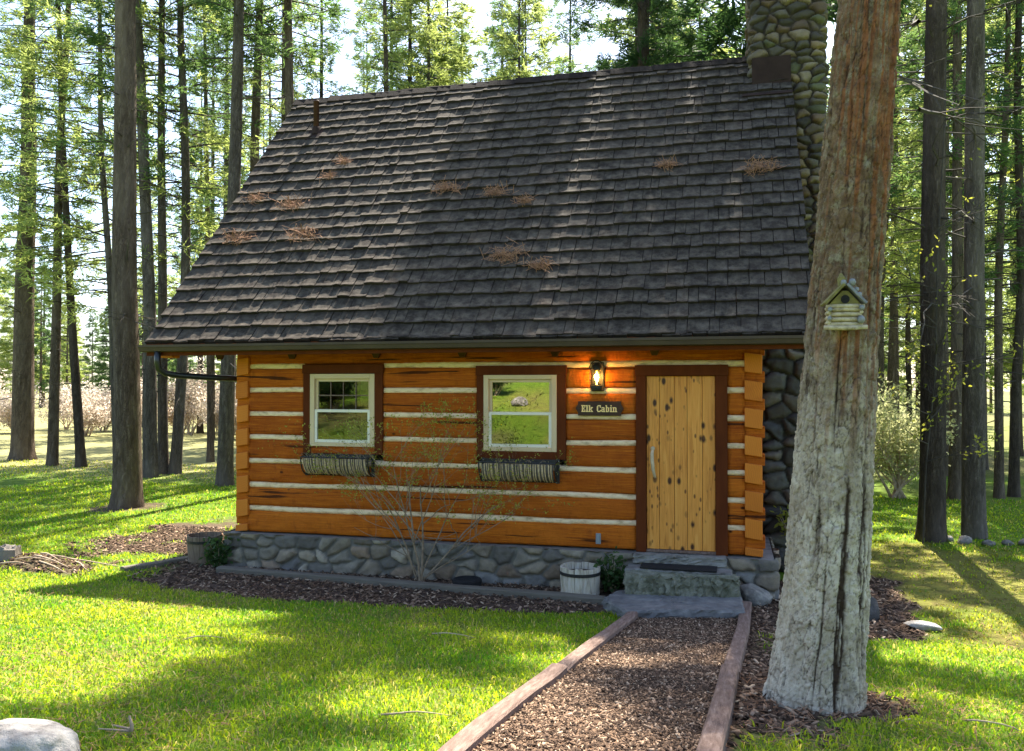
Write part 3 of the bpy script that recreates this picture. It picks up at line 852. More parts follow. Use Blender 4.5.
# ---- sign
sg = empty('wooden_sign', (4.86, -.008, 1.648), 'dark brown notched wooden sign reading Elk Cabin beside the door', 'sign')
w2, h2 = .284, .085
poly = [(-w2, 0), (-w2 + .03, -.05), (-w2 + .03, -h2), (w2 - .03, -h2), (w2 - .03, -.05), (w2, 0), (w2 - .03, .05), (w2 - .03, h2), (-w2 + .03, h2), (-w2 + .03, .05)]
MB().prism(poly, -.024, .0).build('board', M['sign_wood'], sg, bevel=.004)
G = {'E': (5.0, [(.6, 0, 2.0, 7), (0, 0, 4.6, 1.1), (0, 5.9, 4.6, 7), (1.9, 3, 3.2, 4.1), (3.6, 1, 4.6, 2.4), (3.6, 4.6, 4.6, 6), (2.7, 2.3, 3.3, 4.8)]),
     'l': (3.2, [(0, 0, 3, 1), (0, 6, 1.6, 7), (.8, 0, 2.3, 7)]),
     'k': (5.4, [(.6, 0, 2.0, 7), (0, 0, 2.5, 1), (0, 6, 1.6, 7), (1.9, 2.2, 2.9, 3.3), (2.5, 2.9, 3.7, 4.1), (3.1, 3.6, 4.3, 4.6), (2.7, 4.1, 5.2, 5), (2.6, 1.5, 3.7, 2.5), (3.2, .8, 4.4, 1.8), (2.9, 0, 5.3, .9)]),
     'C': (5.3, [(.1, 1.4, 1.6, 5.6), (.5, .7, 1.7, 1.9), (.5, 5.1, 1.7, 6.3), (1.1, 0, 4.2, 1.1), (1.1, 5.9, 4.0, 7), (3.6, 4.4, 4.7, 7), (3.7, .6, 4.8, 2.1)]),
     'a': (4.7, [(.4, 4.0, 3.2, 5), (.2, 3.4, 1.2, 4.4), (2.4, 0, 3.7, 4.6), (.6, 2.2, 2.6, 3.0), (0, .5, 1.3, 2.6), (.5, 0, 2.6, .8), (3.4, 0, 4.5, .9)]),
     'b': (5.0, [(.6, 0, 1.9, 7), (0, 6, 1.6, 7), (1.7, 4.0, 3.6, 5), (3.0, .7, 4.4, 4.3), (1.5, 0, 3.6, .95)]),
     'i': (3.2, [(0, 0, 3, .95), (.8, 0, 2.2, 5), (0, 4.1, 1.6, 5), (.8, 5.8, 2.2, 7)]),
     'n': (5.6, [(.6, 0, 1.9, 5), (0, 4.1, 1.6, 5), (0, 0, 2.4, .9), (1.8, 3.9, 3.7, 4.95), (3.2, 0, 4.5, 4.4), (2.7, 0, 5.2, .9)]),
     ' ': (4.2, [])}
txt = 'Elk Cabin'; tot = sum(G[c][0] for c in txt); sc = .425 / tot; x = -.2125; m = MB(); k = 0
for chr_ in txt:
    for (a0, b0, a1, b1) in G[chr_][1]:
        k += 1; dep = .0265 + .0003 * (k % 9)
        m.box((x + a0 * sc, -dep, (b0 - 3.5) * sc * 1.12), (x + a1 * sc, -.0235, (b1 - 3.5) * sc * 1.12))
    x += G[chr_][0] * sc
m.build('lettering', M['sign_letter'], sg)
for sx in (-1, 1): MB().tube([(sx * .245, -.022, 0), (sx * .245, -.029, 0)], .007, 8).build('bolt', M['black_iron'], sg)

# ---- hay-basket planters under the windows
def basket(xc, zt, wd, label, bolts, seed):
    b = empty('window_basket', (xc, -.036, zt), label, 'planter', 'wicker window baskets under the cabin windows')
    rr = random.Random(seed); hw = wd / 2
    def arc(t, r=.135): return (-r * math.sin(t) * 1.15, -.03 - .235 * (1 - math.cos(t)) / 1.0 * .92)
    m = MB(); nseg = 10
    V = []; nx = 60
    for j in range(nseg + 1):
        t = math.pi * .5 * j / nseg
        yy = -.15 * math.cos(t); zz = -.045 - .20 * math.sin(t)
        for i in range(nx + 1):
            x_ = -hw + .03 + (wd - .06) * i / nx
            V.append((x_, yy + rr.uniform(-.006, .006) - .006 * (i % 2), zz + rr.uniform(-.004, .004)))
    m.add(V, [tuple(q[::-1]) for q in grid_quads(nx + 1, nseg + 1).tolist()])
    m.box((-hw + .03, -.145, -.075), (hw - .03, -.006, -.05))
    m.build('coir_liner', M['bare_wood_stump'], b, smooth=False)
    m = MB(); ns = 34
    for i in range(ns):
        x_ = -hw + .035 + (wd - .07) * (i + rr.uniform(-.42, .42)) / (ns - 1)
        dx = rr.uniform(-.012, .012)
        m.tube([(x_ + dx * t, -.166 * math.cos(t) - .002, -.035 - .215 * math.sin(t) * rr.uniform(.97, 1.03)) for t in (0, .35, .7, 1.05, 1.4)], rr.uniform(.004, .009), 5)
    m.build('wicker_slats', M['basket_coir'], b)
    m = MB()
    m.tube([(-hw, 0, .0), (-hw, -.165, -.02), (hw, -.165, -.02), (hw, 0, .0)], .009, 6)
    m.box((-hw, -.004, -.028), (hw, .0, .012))
    for s in (-1, 1):
        m.tube([(s * hw, -.17 * math.cos(t), -.02 - .235 * math.sin(t)) for t in np.linspace(0, math.pi / 2, 8)], .009, 6)
        m.box((s * hw - .022, -.008, -.27), (s * hw + .022, .0, .02))
    m.tube([(-hw, -.004, -.255), (hw, -.004, -.255)], .009, 6)
    m.build('iron_frame', M['black_iron'], b)
    if bolts:
        for s in (-1, 1):
            for z_ in (0.0, -.25): MB().lathe([(.0, .004), (.016, .0), (.016, -.01), (0, -.012)], 10, (s * (hw - .008) if z_ else s * hw, -.012, z_)).build('bolt', M['grey_plastic'], b)
    # dried stalks along the rim
    m = MB()
    for i in range(46 if not bolts else 22):
        x_ = rr.uniform(-hw + .04, hw - .04)
        p = Vector((x_, rr.uniform(-.13, -.03), -.05)); pts = [p]
        d = Vector((rr.uniform(-.5, .5), rr.uniform(-.6, 0), rr.uniform(.5, 1))).normalized()
        for k in range(4):
            p = p + d * rr.uniform(.02, .045); pts.append(p); d = (d + Vector((rr.uniform(-.3, .3), -.15, -.42))).normalized()
        m.tube(pts, [.003, .0025, .002, .0015, .001], 4, cap=False)
    m.build('dry_stalks', M['twig_bark'], b)
    return b
basket(1.535, 1.035, .92, 'overgrown wicker and iron window basket under the window with the muntin grid', False, 1)
basket(3.90, 1.025, .93, 'tidy wicker and iron window basket under the window nearest the lantern', True, 2)

# ------------------------------------------------------------------ steps, mat, path
def slab(name, poly, z0, z1, mat, label, seed, cat='step', group=None, top_noise=.008, sub=.05, edge=.007):
    """irregular stone slab from a plan polygon: subdivided edge ring with a rough rim"""
    rr = np.random.default_rng(seed)
    P = []
    n = len(poly)
    for i in range(n):
        a_ = np.array(poly[i]); b_ = np.array(poly[(i + 1) % n]); k = max(1, int(np.hypot(*(b_ - a_)) / sub))
        for t in range(k): P.append(a_ + (b_ - a_) * t / k)
    P = np.array(P); c = P.mean(0); N = len(P)
    V = []; rings = [(0.0, 1.0), (.25, 1.006), (.45, .995), (.65, 1.004), (.85, 1.0), (1.0, .975)]
    for fz, sc_ in rings:
        j = rr.normal(0, edge, (N, 2)); hz = rr.normal(0, top_noise, N) if fz > 0 else 0
        q = c + (P - c) * sc_ + j
        V.append(np.column_stack([q, np.full(N, z0 + (z1 - z0) * fz) + hz * .5]))
    for sc_ in (.8, .5, .2):
        q = c + (P - c) * sc_; V.append(np.column_stack([q, np.full(N, z1) + rr.normal(0, top_noise * .5, N)]))
    V = np.concatenate(V); f = grid_quads(N, len(rings) + 3, True).tolist()
    m_ = len(rings) + 2; f.append(list(range(m_ * N, m_ * N + N)))
    me = make_mesh(name, V - np.array([c[0], c[1], z0]), faces=f)
    o = obj(name, me, mat, None, (c[0], c[1], z0))
    return tag(o, label, cat, group)
slab('stone_step', [(5.27, -.19), (6.30, -.17), (6.30, -.06), (5.27, -.06)], -.10, .0, M['slate_grey'], 'grey stone sill slab directly under the cabin door', 5)
slab('stone_step', [(5.20, -.46), (6.36, -.44), (6.36, -.14), (5.20, -.15)], -.30, -.115, M['slate_grey'], 'grey stone step slab that carries the dark door mat', 6)
slab('stone_step', [(5.24, -.70), (6.42, -.55), (6.44, -.40), (5.22, -.47)], -.36, -.13, M['mossy_stone'], 'green mossy rough stone step between the door mat and the flat slate', 7, top_noise=.016, sub=.03, edge=.013)
slab('stone_step', [(5.03, -.90), (5.33, -1.36), (5.75, -1.22), (6.48, -1.05), (6.46, -.50), (5.15, -.50)], -.50, -.335, M['slate_blue'], 'wide blue grey slate step at the head of the chip path', 8)
m = MB(); m.box((5.37, -.44, 0), (6.20, -.16, .014)); mat_ = m.build('door_mat', M['rubber'], None, (0, 0, -.105), bevel=.004)
tag(mat_, 'dark brown door mat lying on the stone step', 'door mat')

def timber(p0, p1, w, h, mat, label, group=None, name='landscape_timber', sink=.03, segs=24, off=0.0):
    p0 = np.array(p0); p1 = np.array(p1); d = p1 - p0; L = np.hypot(*d); d = d / L; nrm = np.array([-d[1], d[0]])
    ts = np.linspace(0, 1, segs); prof = [(-w / 2, 0), (-w / 2, h - .012), (-w / 2 + .012, h), (0, h + .002), (w / 2 - .012, h), (w / 2, h - .012), (w / 2, 0)]
    c = (p0 + p1) / 2; V = []
    zc = float(H(c[0], c[1])) - sink
    zs = np.array([float(H(*(p0 + d * L * t))) for t in ts]); zs = np.convolve(np.pad(zs, 3, mode='edge'), np.ones(7) / 7, 'valid')
    for (o_, hh) in prof:
        for i, t in enumerate(ts):
            q = p0 + d * L * t + nrm * (o_ + .004 * math.sin(t * 9 + off)); V.append((q[0] - c[0], q[1] - c[1], zs[i] - sink + hh + .003 * math.sin(t * 14 + o_ * 40 + off) - zc))
    f = grid_quads(segs, len(prof)).tolist(); n = len(prof)
    f.append([k * segs for k in range(n)]); f.append([k * segs + segs - 1 for k in range(n)][::-1])
    f = [list(reversed(q)) for q in f]
    me = make_mesh(name, V, faces=f); o = obj(name, me, mat, None, (c[0], c[1], zc))
    return tag(o, label, 'timber', group)
xl = lambda y: 5.40 + (y + 1.07) * .0510
xr = lambda y: 6.50 + (y + .66) * .0472
gp = 'reddish timbers edging the chip path'
timber((xl(-1.10), -1.10), (xl(-4.25), -4.25), .115, .115, M['timber_red'], 'weathered reddish timber edging the path from the slate step along the lawn', gp)
timber((xl(-4.27), -4.27), (xl(-7.2), -7.2), .115, .115, M['timber_red'], 'reddish edging timber nearest the camera between path and lawn', gp, off=2)
timber((xr(-.55), -.55), (xr(-3.9), -3.9), .115, .115, M['timber_red'], 'reddish timber edging the path on the side of the big trunk, nearer the cabin', gp, off=4)
timber((xr(-3.92), -3.92), (xr(-7.0), -7.0), .115, .115, M['timber_red'], 'reddish timber edging the path nearest the camera beside the big trunk', gp, off=5)
gb = 'grey timbers edging the mulch bed'
timber((.05, -.42), (5.02, -.70), .13, .10, M['timber_grey'], 'long grey edging timber lying in the mulch in front of the foundation', gb)
timber((-1.15, -.72), (-.62, .42), .13, .08, M['timber_grey'], 'short pale edging timber at the sunny end of the bed beside the brown tub', gb, off=3)

path_mask = None
# path sheet and its wood chips
ys = np.linspace(-8.5, -1.0, 90); xsn = 24
V = []
for y in ys:
    a_, b_ = xl(y) + .03, xr(y) - .03
    for k in range(xsn):
        x = a_ + (b_ - a_) * k / (xsn - 1)
        V.append((x, y, float(H(x, y)) + .022 + .012 * float(noise(x * 3, y * 3, 0, 3))))
path = obj('path', make_mesh('path', V, quads=grid_quads(xsn, len(ys)), smooth=True), M['soil']); tag(path, kind='structure')

def scatter_chips(name, pts, size, zoff, mat, label):
    n = len(pts); r = np.random.default_rng(5)
    L = r.uniform(.5, 1.6, n) * size; w = L * r.uniform(.18, .5, n); th = w * .22 + .002
    yaw = r.uniform(0, 2 * np.pi, n); tilt = r.normal(0, .35, n); roll = r.normal(0, .4, n)
    ex = np.stack([np.cos(yaw) * np.cos(tilt), np.sin(yaw) * np.cos(tilt), np.sin(tilt)], -1)
    ey = np.stack([-np.sin(yaw) * np.cos(roll), np.cos(yaw) * np.cos(roll), np.sin(roll)], -1)
    ez = np.cross(ex, ey)
    c = np.column_stack([pts, H(pts[:, 0], pts[:, 1]) + zoff + r.uniform(0, .018, n)])
    V = []
    for sx, sy, sz in ((-1, -1, -1), (1, -1, -1), (1, 1, -1), (-1, 1, -1), (-1, -1, 1), (1, -1, 1), (1, 1, 1), (-1, 1, 1)):
        tap = np.where(sx > 0, r.uniform(.3, 1, n), 1.0)
        V.append(c + ex * (sx * L / 2)[:, None] + ey * (sy * w / 2 * tap)[:, None] + ez * (sz * th / 2)[:, None])
    V = np.stack(V, 1).reshape(-1, 3)
    f = np.array([(4, 5, 6, 7), (0, 1, 5, 4), (1, 2, 6, 5), (2, 3, 7, 6), (3, 0, 4, 7)])
    q = (np.arange(n)[:, None, None] * 8 + f[None]).reshape(-1, 4)
    o = obj(name, make_mesh(name, V, quads=q), mat); return tag(o, label, None, None, 'stuff')
r = np.random.default_rng(2)
yy = -1.0 - 5.6 * r.random(52000) ** .9; xx = xl(yy) + .06 + (xr(yy) - xl(yy) - .12) * r.random(52000)
scatter_chips('wood_chips', np.column_stack([xx, yy]), .025, .024, M['chip'], 'brown wood chips covering the path')
bx = r.uniform(-3.6, 8.6, 70000); by = r.uniform(-5.6, 2.4, 70000)
dm_, _, _ = masks(bx, by)
xl_, xr_ = path_edges(by)
ok = (r.random(70000) < dm_ * .9) & ~((bx > xl_ - .06) & (bx < xr_ + .06) & (by < -.4)) & ~((bx > -.1) & (bx < W + .1) & (by > -.1)) & ~((bx > 4.95) & (bx < 6.5) & (by > -1.3))
scatter_chips('bark_mulch', np.column_stack([bx, by])[ok], .045, .004, M['chip'], 'brown bark mulch and litter on the bare soil')

# ------------------------------------------------------------------ grass blades
def grass():
    r = np.random.default_rng(9)
    cam_p = np.array([6.356, -9.715])
    PX = []; PY = []; WD = []
    # (x0,x1,y0,y1,density)
    N = 0
    for (x0, x1, y0, y1, dens) in ((2.2, 6.0, -7.2, -4.5, 5200), (-1.5, 2.2, -6.2, -4.5, 3400), (-.2, 6.0, -4.5, -2.4, 3400), (-3.2, 6.0, -2.4, -.8, 2200), (-5.5, -.2, -4.5, -2.4, 1500), (-7.5, -.4, -.8, 3.0, 900), (-10, -.2, 3., 7.5, 420),
                                   (6.4, 9.6, -6.8, -3.2, 3600), (6.6, 10.2, -3.2, -.2, 2400), (7.6, 12., -.2, 4.0, 1100), (7.8, 15, 4., 9.5, 360), (-16, 0, 7.5, 12, 110)):
        n = int((x1 - x0) * (y1 - y0) * dens); PX.append(r.uniform(x0, x1, n)); PY.append(r.uniform(y0, y1, n)); WD.append(np.full(n, dens))
    x = np.concatenate(PX); y = np.concatenate(PY); dn = np.concatenate(WD)
    # keep those inside the camera's cone with a margin
    dx, dy = x - cam_p[0], y - cam_p[1]
    fwd = -math.sin(.258) * dx + math.cos(.258) * dy; lat = math.cos(.258) * dx + math.sin(.258) * dy
    k = (fwd > 2.5) & (np.abs(lat / fwd) < .85)
    x, y, dn, fwd = x[k], y[k], dn[k], fwd[k]
    d, mo, me2 = masks(x, y)
    patch = .5 + .5 * fbm(x * 1.3, y * 1.3, 0, 55, 3); thin = fbm(x * 4, y * 4, 0, 58, 3)
    keep = r.random(len(x)) > np.clip(d * 1.04 + mo * .72 + sstep(.10, .5, thin) * .5, 0, 1)
    keep &= ~((x > -.1) & (x < W + .1) & (y > -.25) & (y < DEP)) & (np.hypot(x - 6.86, y + 4.5) > .36)
    x, y, dn, fwd, patch, mo, me2, thin = (q[keep] for q in (x, y, dn, fwd, patch, mo, me2, thin))
    n = len(x)
    h = r.uniform(.018, .050, n) * r.choice([.7, 1, 1, 1.35], n) * (1 + .35 * (patch - .5)) * np.where(mo > .3, .75, 1) * (1 + .02 * np.maximum(fwd - 5, 0))
    w = (.0022 + .0004 * fwd) * r.uniform(.7, 1.3, n)
    yaw = r.uniform(0, 2 * np.pi, n); lean = r.uniform(.2, 1.5, n); ld = r.uniform(0, 2 * np.pi, n)
    z = H(x, y)
    b0 = np.column_stack([x - np.cos(yaw) * w, y - np.sin(yaw) * w, z - .004]); b1 = np.column_stack([x + np.cos(yaw) * w, y + np.sin(yaw) * w, z - .004])
    mx, my = x + np.cos(ld) * lean * h * .35, y + np.sin(ld) * lean * h * .35
    m0 = np.column_stack([mx - np.cos(yaw) * w * .8, my - np.sin(yaw) * w * .8, z + h * .6]); m1 = np.column_stack([mx + np.cos(yaw) * w * .8, my + np.sin(yaw) * w * .8, z + h * .6])
    tp = np.column_stack([x + np.cos(ld) * lean * h, y + np.sin(ld) * lean * h, z + h * (1.02 - lean * .38)])
    V = np.stack([b0, b1, m1, m0, tp], 1).reshape(-1, 3)
    i = np.arange(n) * 5
    q = np.column_stack([i, i + 1, i + 2, i + 3]); t = np.column_stack([i + 3, i + 2, i + 4])
    green = np.array([.062, .20, .008]); lime = np.array([.35, .39, .022]); straw = np.array([.42, .36, .15]); mossc = np.array([.16, .16, .03])
    a_ = np.clip(patch * .9 + r.normal(0, .22, n), 0, 1)[:, None]
    c = green * (1 - a_) + lime * a_
    c = np.where((mo[:, None] > .25) & (r.random(n) < .7)[:, None], mossc, c)
    dry = (r.random(n) < .06 + .12 * sstep(.0, .5, thin) + .35 * me2)[:, None]
    dull = (r.random(n) < .22)[:, None]; c = np.where(dull, np.array([.15, .17, .05]), c); c = np.where(dry, straw, c) * r.uniform(.75, 1.25, n)[:, None]
    c = np.repeat(c, 5, 0)
    o = obj('grass', make_mesh('grass', V, quads=q, tris=t, colors={'Col': c}), M['grass'])
    tag(o, 'short green lawn grass', None, None, 'stuff')
    print('grass blades', n)
grass()

def needle_litter(n):
    r = np.random.default_rng(31)
    x = r.uniform(-1.0, 9.5, n); y = -6.9 + 6.4 * r.random(n)
    k = ~((x > 4.9) & (x < 6.5) & (y > -1.4)); x, y = x[k], y[k]; n = len(x)
    cl = fbm(x * .9, y * .9, 0, 81, 3); k = r.random(n) < sstep(-.3, .4, cl); x, y = x[k], y[k]; n = len(x)
    a_ = r.uniform(0, 2 * np.pi, n); L = r.uniform(.05, .13, n); w = r.uniform(.0012, .0026, n); t = r.normal(0, .18, n)
    z = H(x, y) + r.uniform(.014, .04, n)
    d = np.column_stack([np.cos(a_) * L / 2, np.sin(a_) * L / 2, t * L / 2]); sd = np.column_stack([-np.sin(a_) * w, np.cos(a_) * w, np.zeros(n)]); c = np.column_stack([x, y, z])
    V = np.stack([c - d - sd, c - d + sd, c + d + sd * .6, c + d - sd * .6], 1).reshape(-1, 3)
    tag(obj('pine_needles', make_mesh('pine_needles', V, quads=np.arange(n * 4).reshape(-1, 4)), M['needle_litter']), 'fallen brown pine needles scattered over the lawn', None, None, 'stuff')
needle_litter(16000)

# ------------------------------------------------------------------ rocks and small ground things
def rock(name, loc, size, seed, mat, label, cat='rock', group=None, rz=0.0, flat=1.0, sub=3, sharp=.5):
    me = bpy.data.meshes.new(name)
    import bmesh
    bm = bmesh.new(); bmesh.ops.create_icosphere(bm, subdivisions=sub + 1, radius=1.0)
    P = np.array([v_.co[:] for v_ in bm.verts])
    rr = np.random.default_rng(seed); D = rr.normal(size=(9, 3)); D /= np.linalg.norm(D, axis=1)[:, None]; off = rr.uniform(.55, .95, 9)
    for d_, o_ in zip(D, off):                  # plane cuts give facets
        s = P @ d_ - o_; P = np.where(s[:, None] > 0, P - d_ * s[:, None] * (.6 + .4 * sharp), P)
    P += (P / np.linalg.norm(P, axis=1)[:, None]) * ((.13 if sub > 3 else .09) * fbm(P[:, 0] * 2.5, P[:, 1] * 2.5, P[:, 2] * 2.5 + seed, seed, 4))[:, None]
    P *= np.array(size)
    for v_, p in zip(bm.verts, P): v_.co = p
    for f in bm.faces: f.smooth = True
    bm.to_mesh(me); bm.free()
    o = obj(name, me, mat, None, loc); o.rotation_euler = (0, 0, rz)
    return tag(o, label, cat, group)
gz_ = lambda x, y: float(H(x, y))
rock('boulder', (3.26, -6.74, gz_(3.3, -6.7) + .01), (.31, .24, .18), 4, M['granite_pale'], 'pale cracked boulder in sunlit grass at the lower edge of the photo', rz=.3, sub=4)
rock('flat_stone', (8.14, -.88, gz_(8.14, -.88) + .03), (.17, .11, .045), 7, M['granite_pale'], 'small flat pale stone on the shaded grass behind the big trunk', rz=-.3)
rock('leaning_stone', (7.64, -.62, gz_(7.6, -.6) + .06), (.17, .12, .22), 9, M['rock_dark'], 'dark grey stone half hidden behind the big trunk at the edge of the litter', rz=.4)
rock('corner_boulder', (6.60, -.26, -.40), (.22, .16, .16), 11, M['rock_grey'], 'rounded grey boulder beside the steps under the cabin corner', sub=4)
sm = [(9.55, 4.25, .10, .06), (9.74, 4.12, .15, .08), (10.03, 4.02, .12, .06), (10.32, 4.12, .09, .06), (10.62, 4.22, .17, .08), (10.95, 4.35, .12, .07)]
rl = ['small grey stone at the near side of the dark barked trunk, start of the row', 'grey stone in the row just before the grey based trunk', 'low grey stone directly in front of the grey based trunk', 'small stone just past the grey based trunk', 'widest grey stone in the row beyond the grey based trunk', 'last grey stone of the row by the frame edge']
for k, (x, y, s, hh) in enumerate(sm):
    rock('stone', (x, y, gz_(x, y) + hh * .4), (s, s * .75, hh), 20 + k, M['rock_grey'], rl[k], group='stones in a row by the trunks on the mossy side', rz=k, sub=2)
# weathered low stump on the mound
m = MB(); n = 18; V = []; rr = random.Random(4)
prof = [(1.25, -.25), (1.08, .0), (.98, .12), (.94, .21), (.80, .225), (.35, .205)]
jit = [rr.uniform(.82, 1.15) for _ in range(n)]
for rk, z in prof:
    for k in range(n):
        a_ = 2 * math.pi * k / n; V.append((.19 * rk * jit[k] * math.cos(a_), .16 * rk * jit[k] * math.sin(a_), z + (rr.uniform(-.03, .03) if z > .1 else 0)))
f = grid_quads(n, len(prof), True).tolist(); f.append(list(range((len(prof) - 1) * n, len(prof) * n)))
m.add(V, f)
tag(m.build('tree_stump', M['bare_wood_stump'], None, (-2.62, -1.05, gz_(-2.62, -1.05) - .09)), 'low grey weathered stump on the needle covered mound', 'stump')

def stick(name, pts, rad, mat, label, group=None, side=None):
    base = Vector(pts[0]); m = MB(); P = [Vector(p) - base for p in pts]
    m.tube(P, [rad * (1 - .6 * i / (len(P) - 1)) for i in range(len(P))], 6)
    for q in (side or []): m.tube([Vector(p) - base for p in q], [rad * .6, rad * .3], 5)
    return tag(m.build(name, mat, None, base, smooth=True), label, 'twig', group)
def gp_(x, y, dz=.0): return (x, y, gz_(x, y) + dz)
stick('fallen_twig', [gp_(3.56, -6.30, .0), gp_(3.565, -6.30, .05), gp_(3.555, -6.305, .095)], .012, M['twig_bark'], 'short broken twig standing upright in the sunlit grass near the pale boulder', None,
      [[gp_(3.56, -6.3, .03), gp_(3.44, -6.28, .03)], [gp_(3.56, -6.3, .02), gp_(3.40, -6.33, .025)]])
fl = 'thin fallen twigs lying on the lawn'
for k, (x, y, a_, L, lb) in enumerate([(4.55, -5.6, .3, .35, 'thin pale twig lying on the shaded lawn by the nearest path timber'), (3.9, -3.1, -.2, .4, 'thin pale twig lying in dappled grass at the middle of the lawn'),
                                      (2.3, -4.2, .6, .3, 'thin twig lying on the sunlit grass in mid lawn'), (7.6, -4.6, -.4, .28, 'thin twig lying on the grass beside the big trunk'), (-1.95, -.75, .15, .7, 'longest bare stick lying across the needle covered mound'), (-2.0, -1.15, -.2, .55, 'bare stick lying along the front of the needle covered mound'),
                                      (-1.75, -.85, -.5, .45, 'bare stick at the low end of the needle covered mound'), (-2.3, -.85, -.35, .5, 'bare stick in the pile on the needle covered mound'), (-2.35, -1.2, .25, .5, 'bare stick in the pile on the needle covered mound'), (-2.2, -1.05, -.1, .6, 'bare stick in the pile on the needle covered mound'), (-2.1, -.95, .5, .4, 'bare stick in the pile on the needle covered mound'), (-2.5, -1.3, .1, .45, 'bare stick in the pile on the needle covered mound')]):
    pts = [gp_(x + math.cos(a_) * L * t + .02 * math.sin(t * 7 + k), y + math.sin(a_) * L * t, .025 + .02 * math.sin(t * 3)) for t in np.linspace(0, 1, 6)]
    stick('fallen_twig', pts, .006 if k < 4 else .012, M['twig_bark'], lb, fl if k < 4 else 'bare sticks on the mound')

# dark drain cap lying by the foundation
m = MB().lathe([(.0, .0), (.165, .0), (.175, .02), (.175, .075), (.165, .09), (.14, .095), (.13, .08), (.0, .08)], 28)
tag(m.build('rubber_basin', M['rubber'], None, (3.32, -.30, -.46), smooth=False), 'low round black rubber basin lying against the stone foundation', 'basin')

rock('boulder', (.12, -14.6, gz_(.12, -14.6) + .08), (.34, .26, .18), 44, M['rock_grey'], 'pale boulder on the grassy slope mirrored in the window nearest the lantern', rz=.5)

# ---- half-barrel tubs
def tub(loc, r0, r1, h, mat, label, seed):
    t = empty('planter_tub', loc, label, 'planter'); rr = random.Random(seed); ns = 15
    m = MB()
    for k in range(ns):
        a0, a1 = 2 * math.pi * k / ns + .012, 2 * math.pi * (k + 1) / ns - .012
        dh = rr.uniform(-.008, .006); dr = rr.uniform(-.003, .003); V = []
        for z, ro in ((0, r0), (h * .5, (r0 + r1) / 2 + .006), (h + dh, r1)):
            for a_ in (a0, (a0 + a1) / 2, a1):
                V.append(((ro + dr) * math.cos(a_), (ro + dr) * math.sin(a_), z))
            for a_ in (a1, (a0 + a1) / 2, a0):
                V.append(((ro + dr - .028) * math.cos(a_), (ro + dr - .028) * math.sin(a_), z))
        F = []
        for j in range(2):
            for q in range(6): F.append((j * 6 + q, j * 6 + (q + 1) % 6, (j + 1) * 6 + (q + 1) % 6, (j + 1) * 6 + q))
        F.append((5, 4, 3, 2, 1, 0)); F.append((12, 13, 14, 15, 16, 17)); m.add(V, F)
    m.build('staves', mat, t)
    for zz in (.14 * h, .80 * h):
        ro = r0 + (r1 - r0) * zz / h + .007
        MB().lathe([(ro, zz - .018), (ro + .004, zz - .018), (ro + .005, zz + .018), (ro + .001, zz + .018)], 30, closed=True).build('hoop', M['black_iron'] if zz > h / 2 else mat, t)
    MB().lathe([(0, h * .7), (r1 - .03, h * .7), (r1 - .03, h * .78), (.1, h * .80), (0, h * .81)], 20).build('soil', M['soil'], t)
    return t
tub((4.70, -.42, -.455), .205, .225, .335, M['stave_white'], 'whitewashed half barrel tub with dark hoop beside the steps', 1)
tub((-.50, .06, -.455), .195, .225, .37, M['stave_brown'], 'weathered brown half barrel tub at the far corner of the cabin', 2)

# ------------------------------------------------------------------ leafy things
def leaf_cloud(centers, n_per, spread, ln, wd, seed, flat=.0, updir=None):
    """narrow triangular leaves round given centres"""
    r = np.random.default_rng(seed); c = np.repeat(np.asarray(centers, float), n_per, 0); n = len(c)
    p = c + r.normal(0, 1, (n, 3)) * spread
    d = r.normal(0, 1, (n, 3)); d[:, 2] = d[:, 2] * (1 - flat) + .2; d /= np.linalg.norm(d, axis=1)[:, None]
    s = np.cross(d, r.normal(0, 1, (n, 3))); s /= np.linalg.norm(s, axis=1)[:, None] + 1e-9
    L = ln * r.uniform(.6, 1.3, n)[:, None]; w = wd * r.uniform(.6, 1.3, n)[:, None]
    V = np.stack([p, p + d * L * .5 + s * w, p + d * L, p + d * L * .5 - s * w], 1).reshape(-1, 3)
    q = np.arange(n * 4).reshape(-1, 4)
    return V, q

def branching(m, tips, p, d, L, rad, depth, rr, up=.12, spread=.55, segs=4, leafy=None):
    pts = [p]; rads = [rad]
    for k in range(segs):
        d = (d + Vector((rr.uniform(-1, 1), rr.uniform(-1, 1), rr.uniform(-1, 1))) * .16 + Vector((0, 0, up))).normalized()
        p = p + d * (L / segs); pts.append(p); rads.append(rad * (1 - .55 * (k + 1) / segs))
        if leafy is not None and depth <= 1: leafy.append(tuple(p))
    m.tube(pts, rads, 5 if rad > .006 else 4, cap=False)
    if depth == 0: tips.append(tuple(p)); return
    nb = rr.choice([2, 3, 3])
    for b in range(nb):
        k = rr.randint(max(1, segs - 3), segs); q = pts[k]
        dd = (d + Vector((rr.uniform(-1, 1), rr.uniform(-1, 1) * .7, rr.uniform(-.6, .8))) * spread * 1.6).normalized()
        branching(m, tips, q, dd, L * rr.uniform(.55, .85), rads[k] * .72, depth - 1, rr, up, spread, segs, leafy)

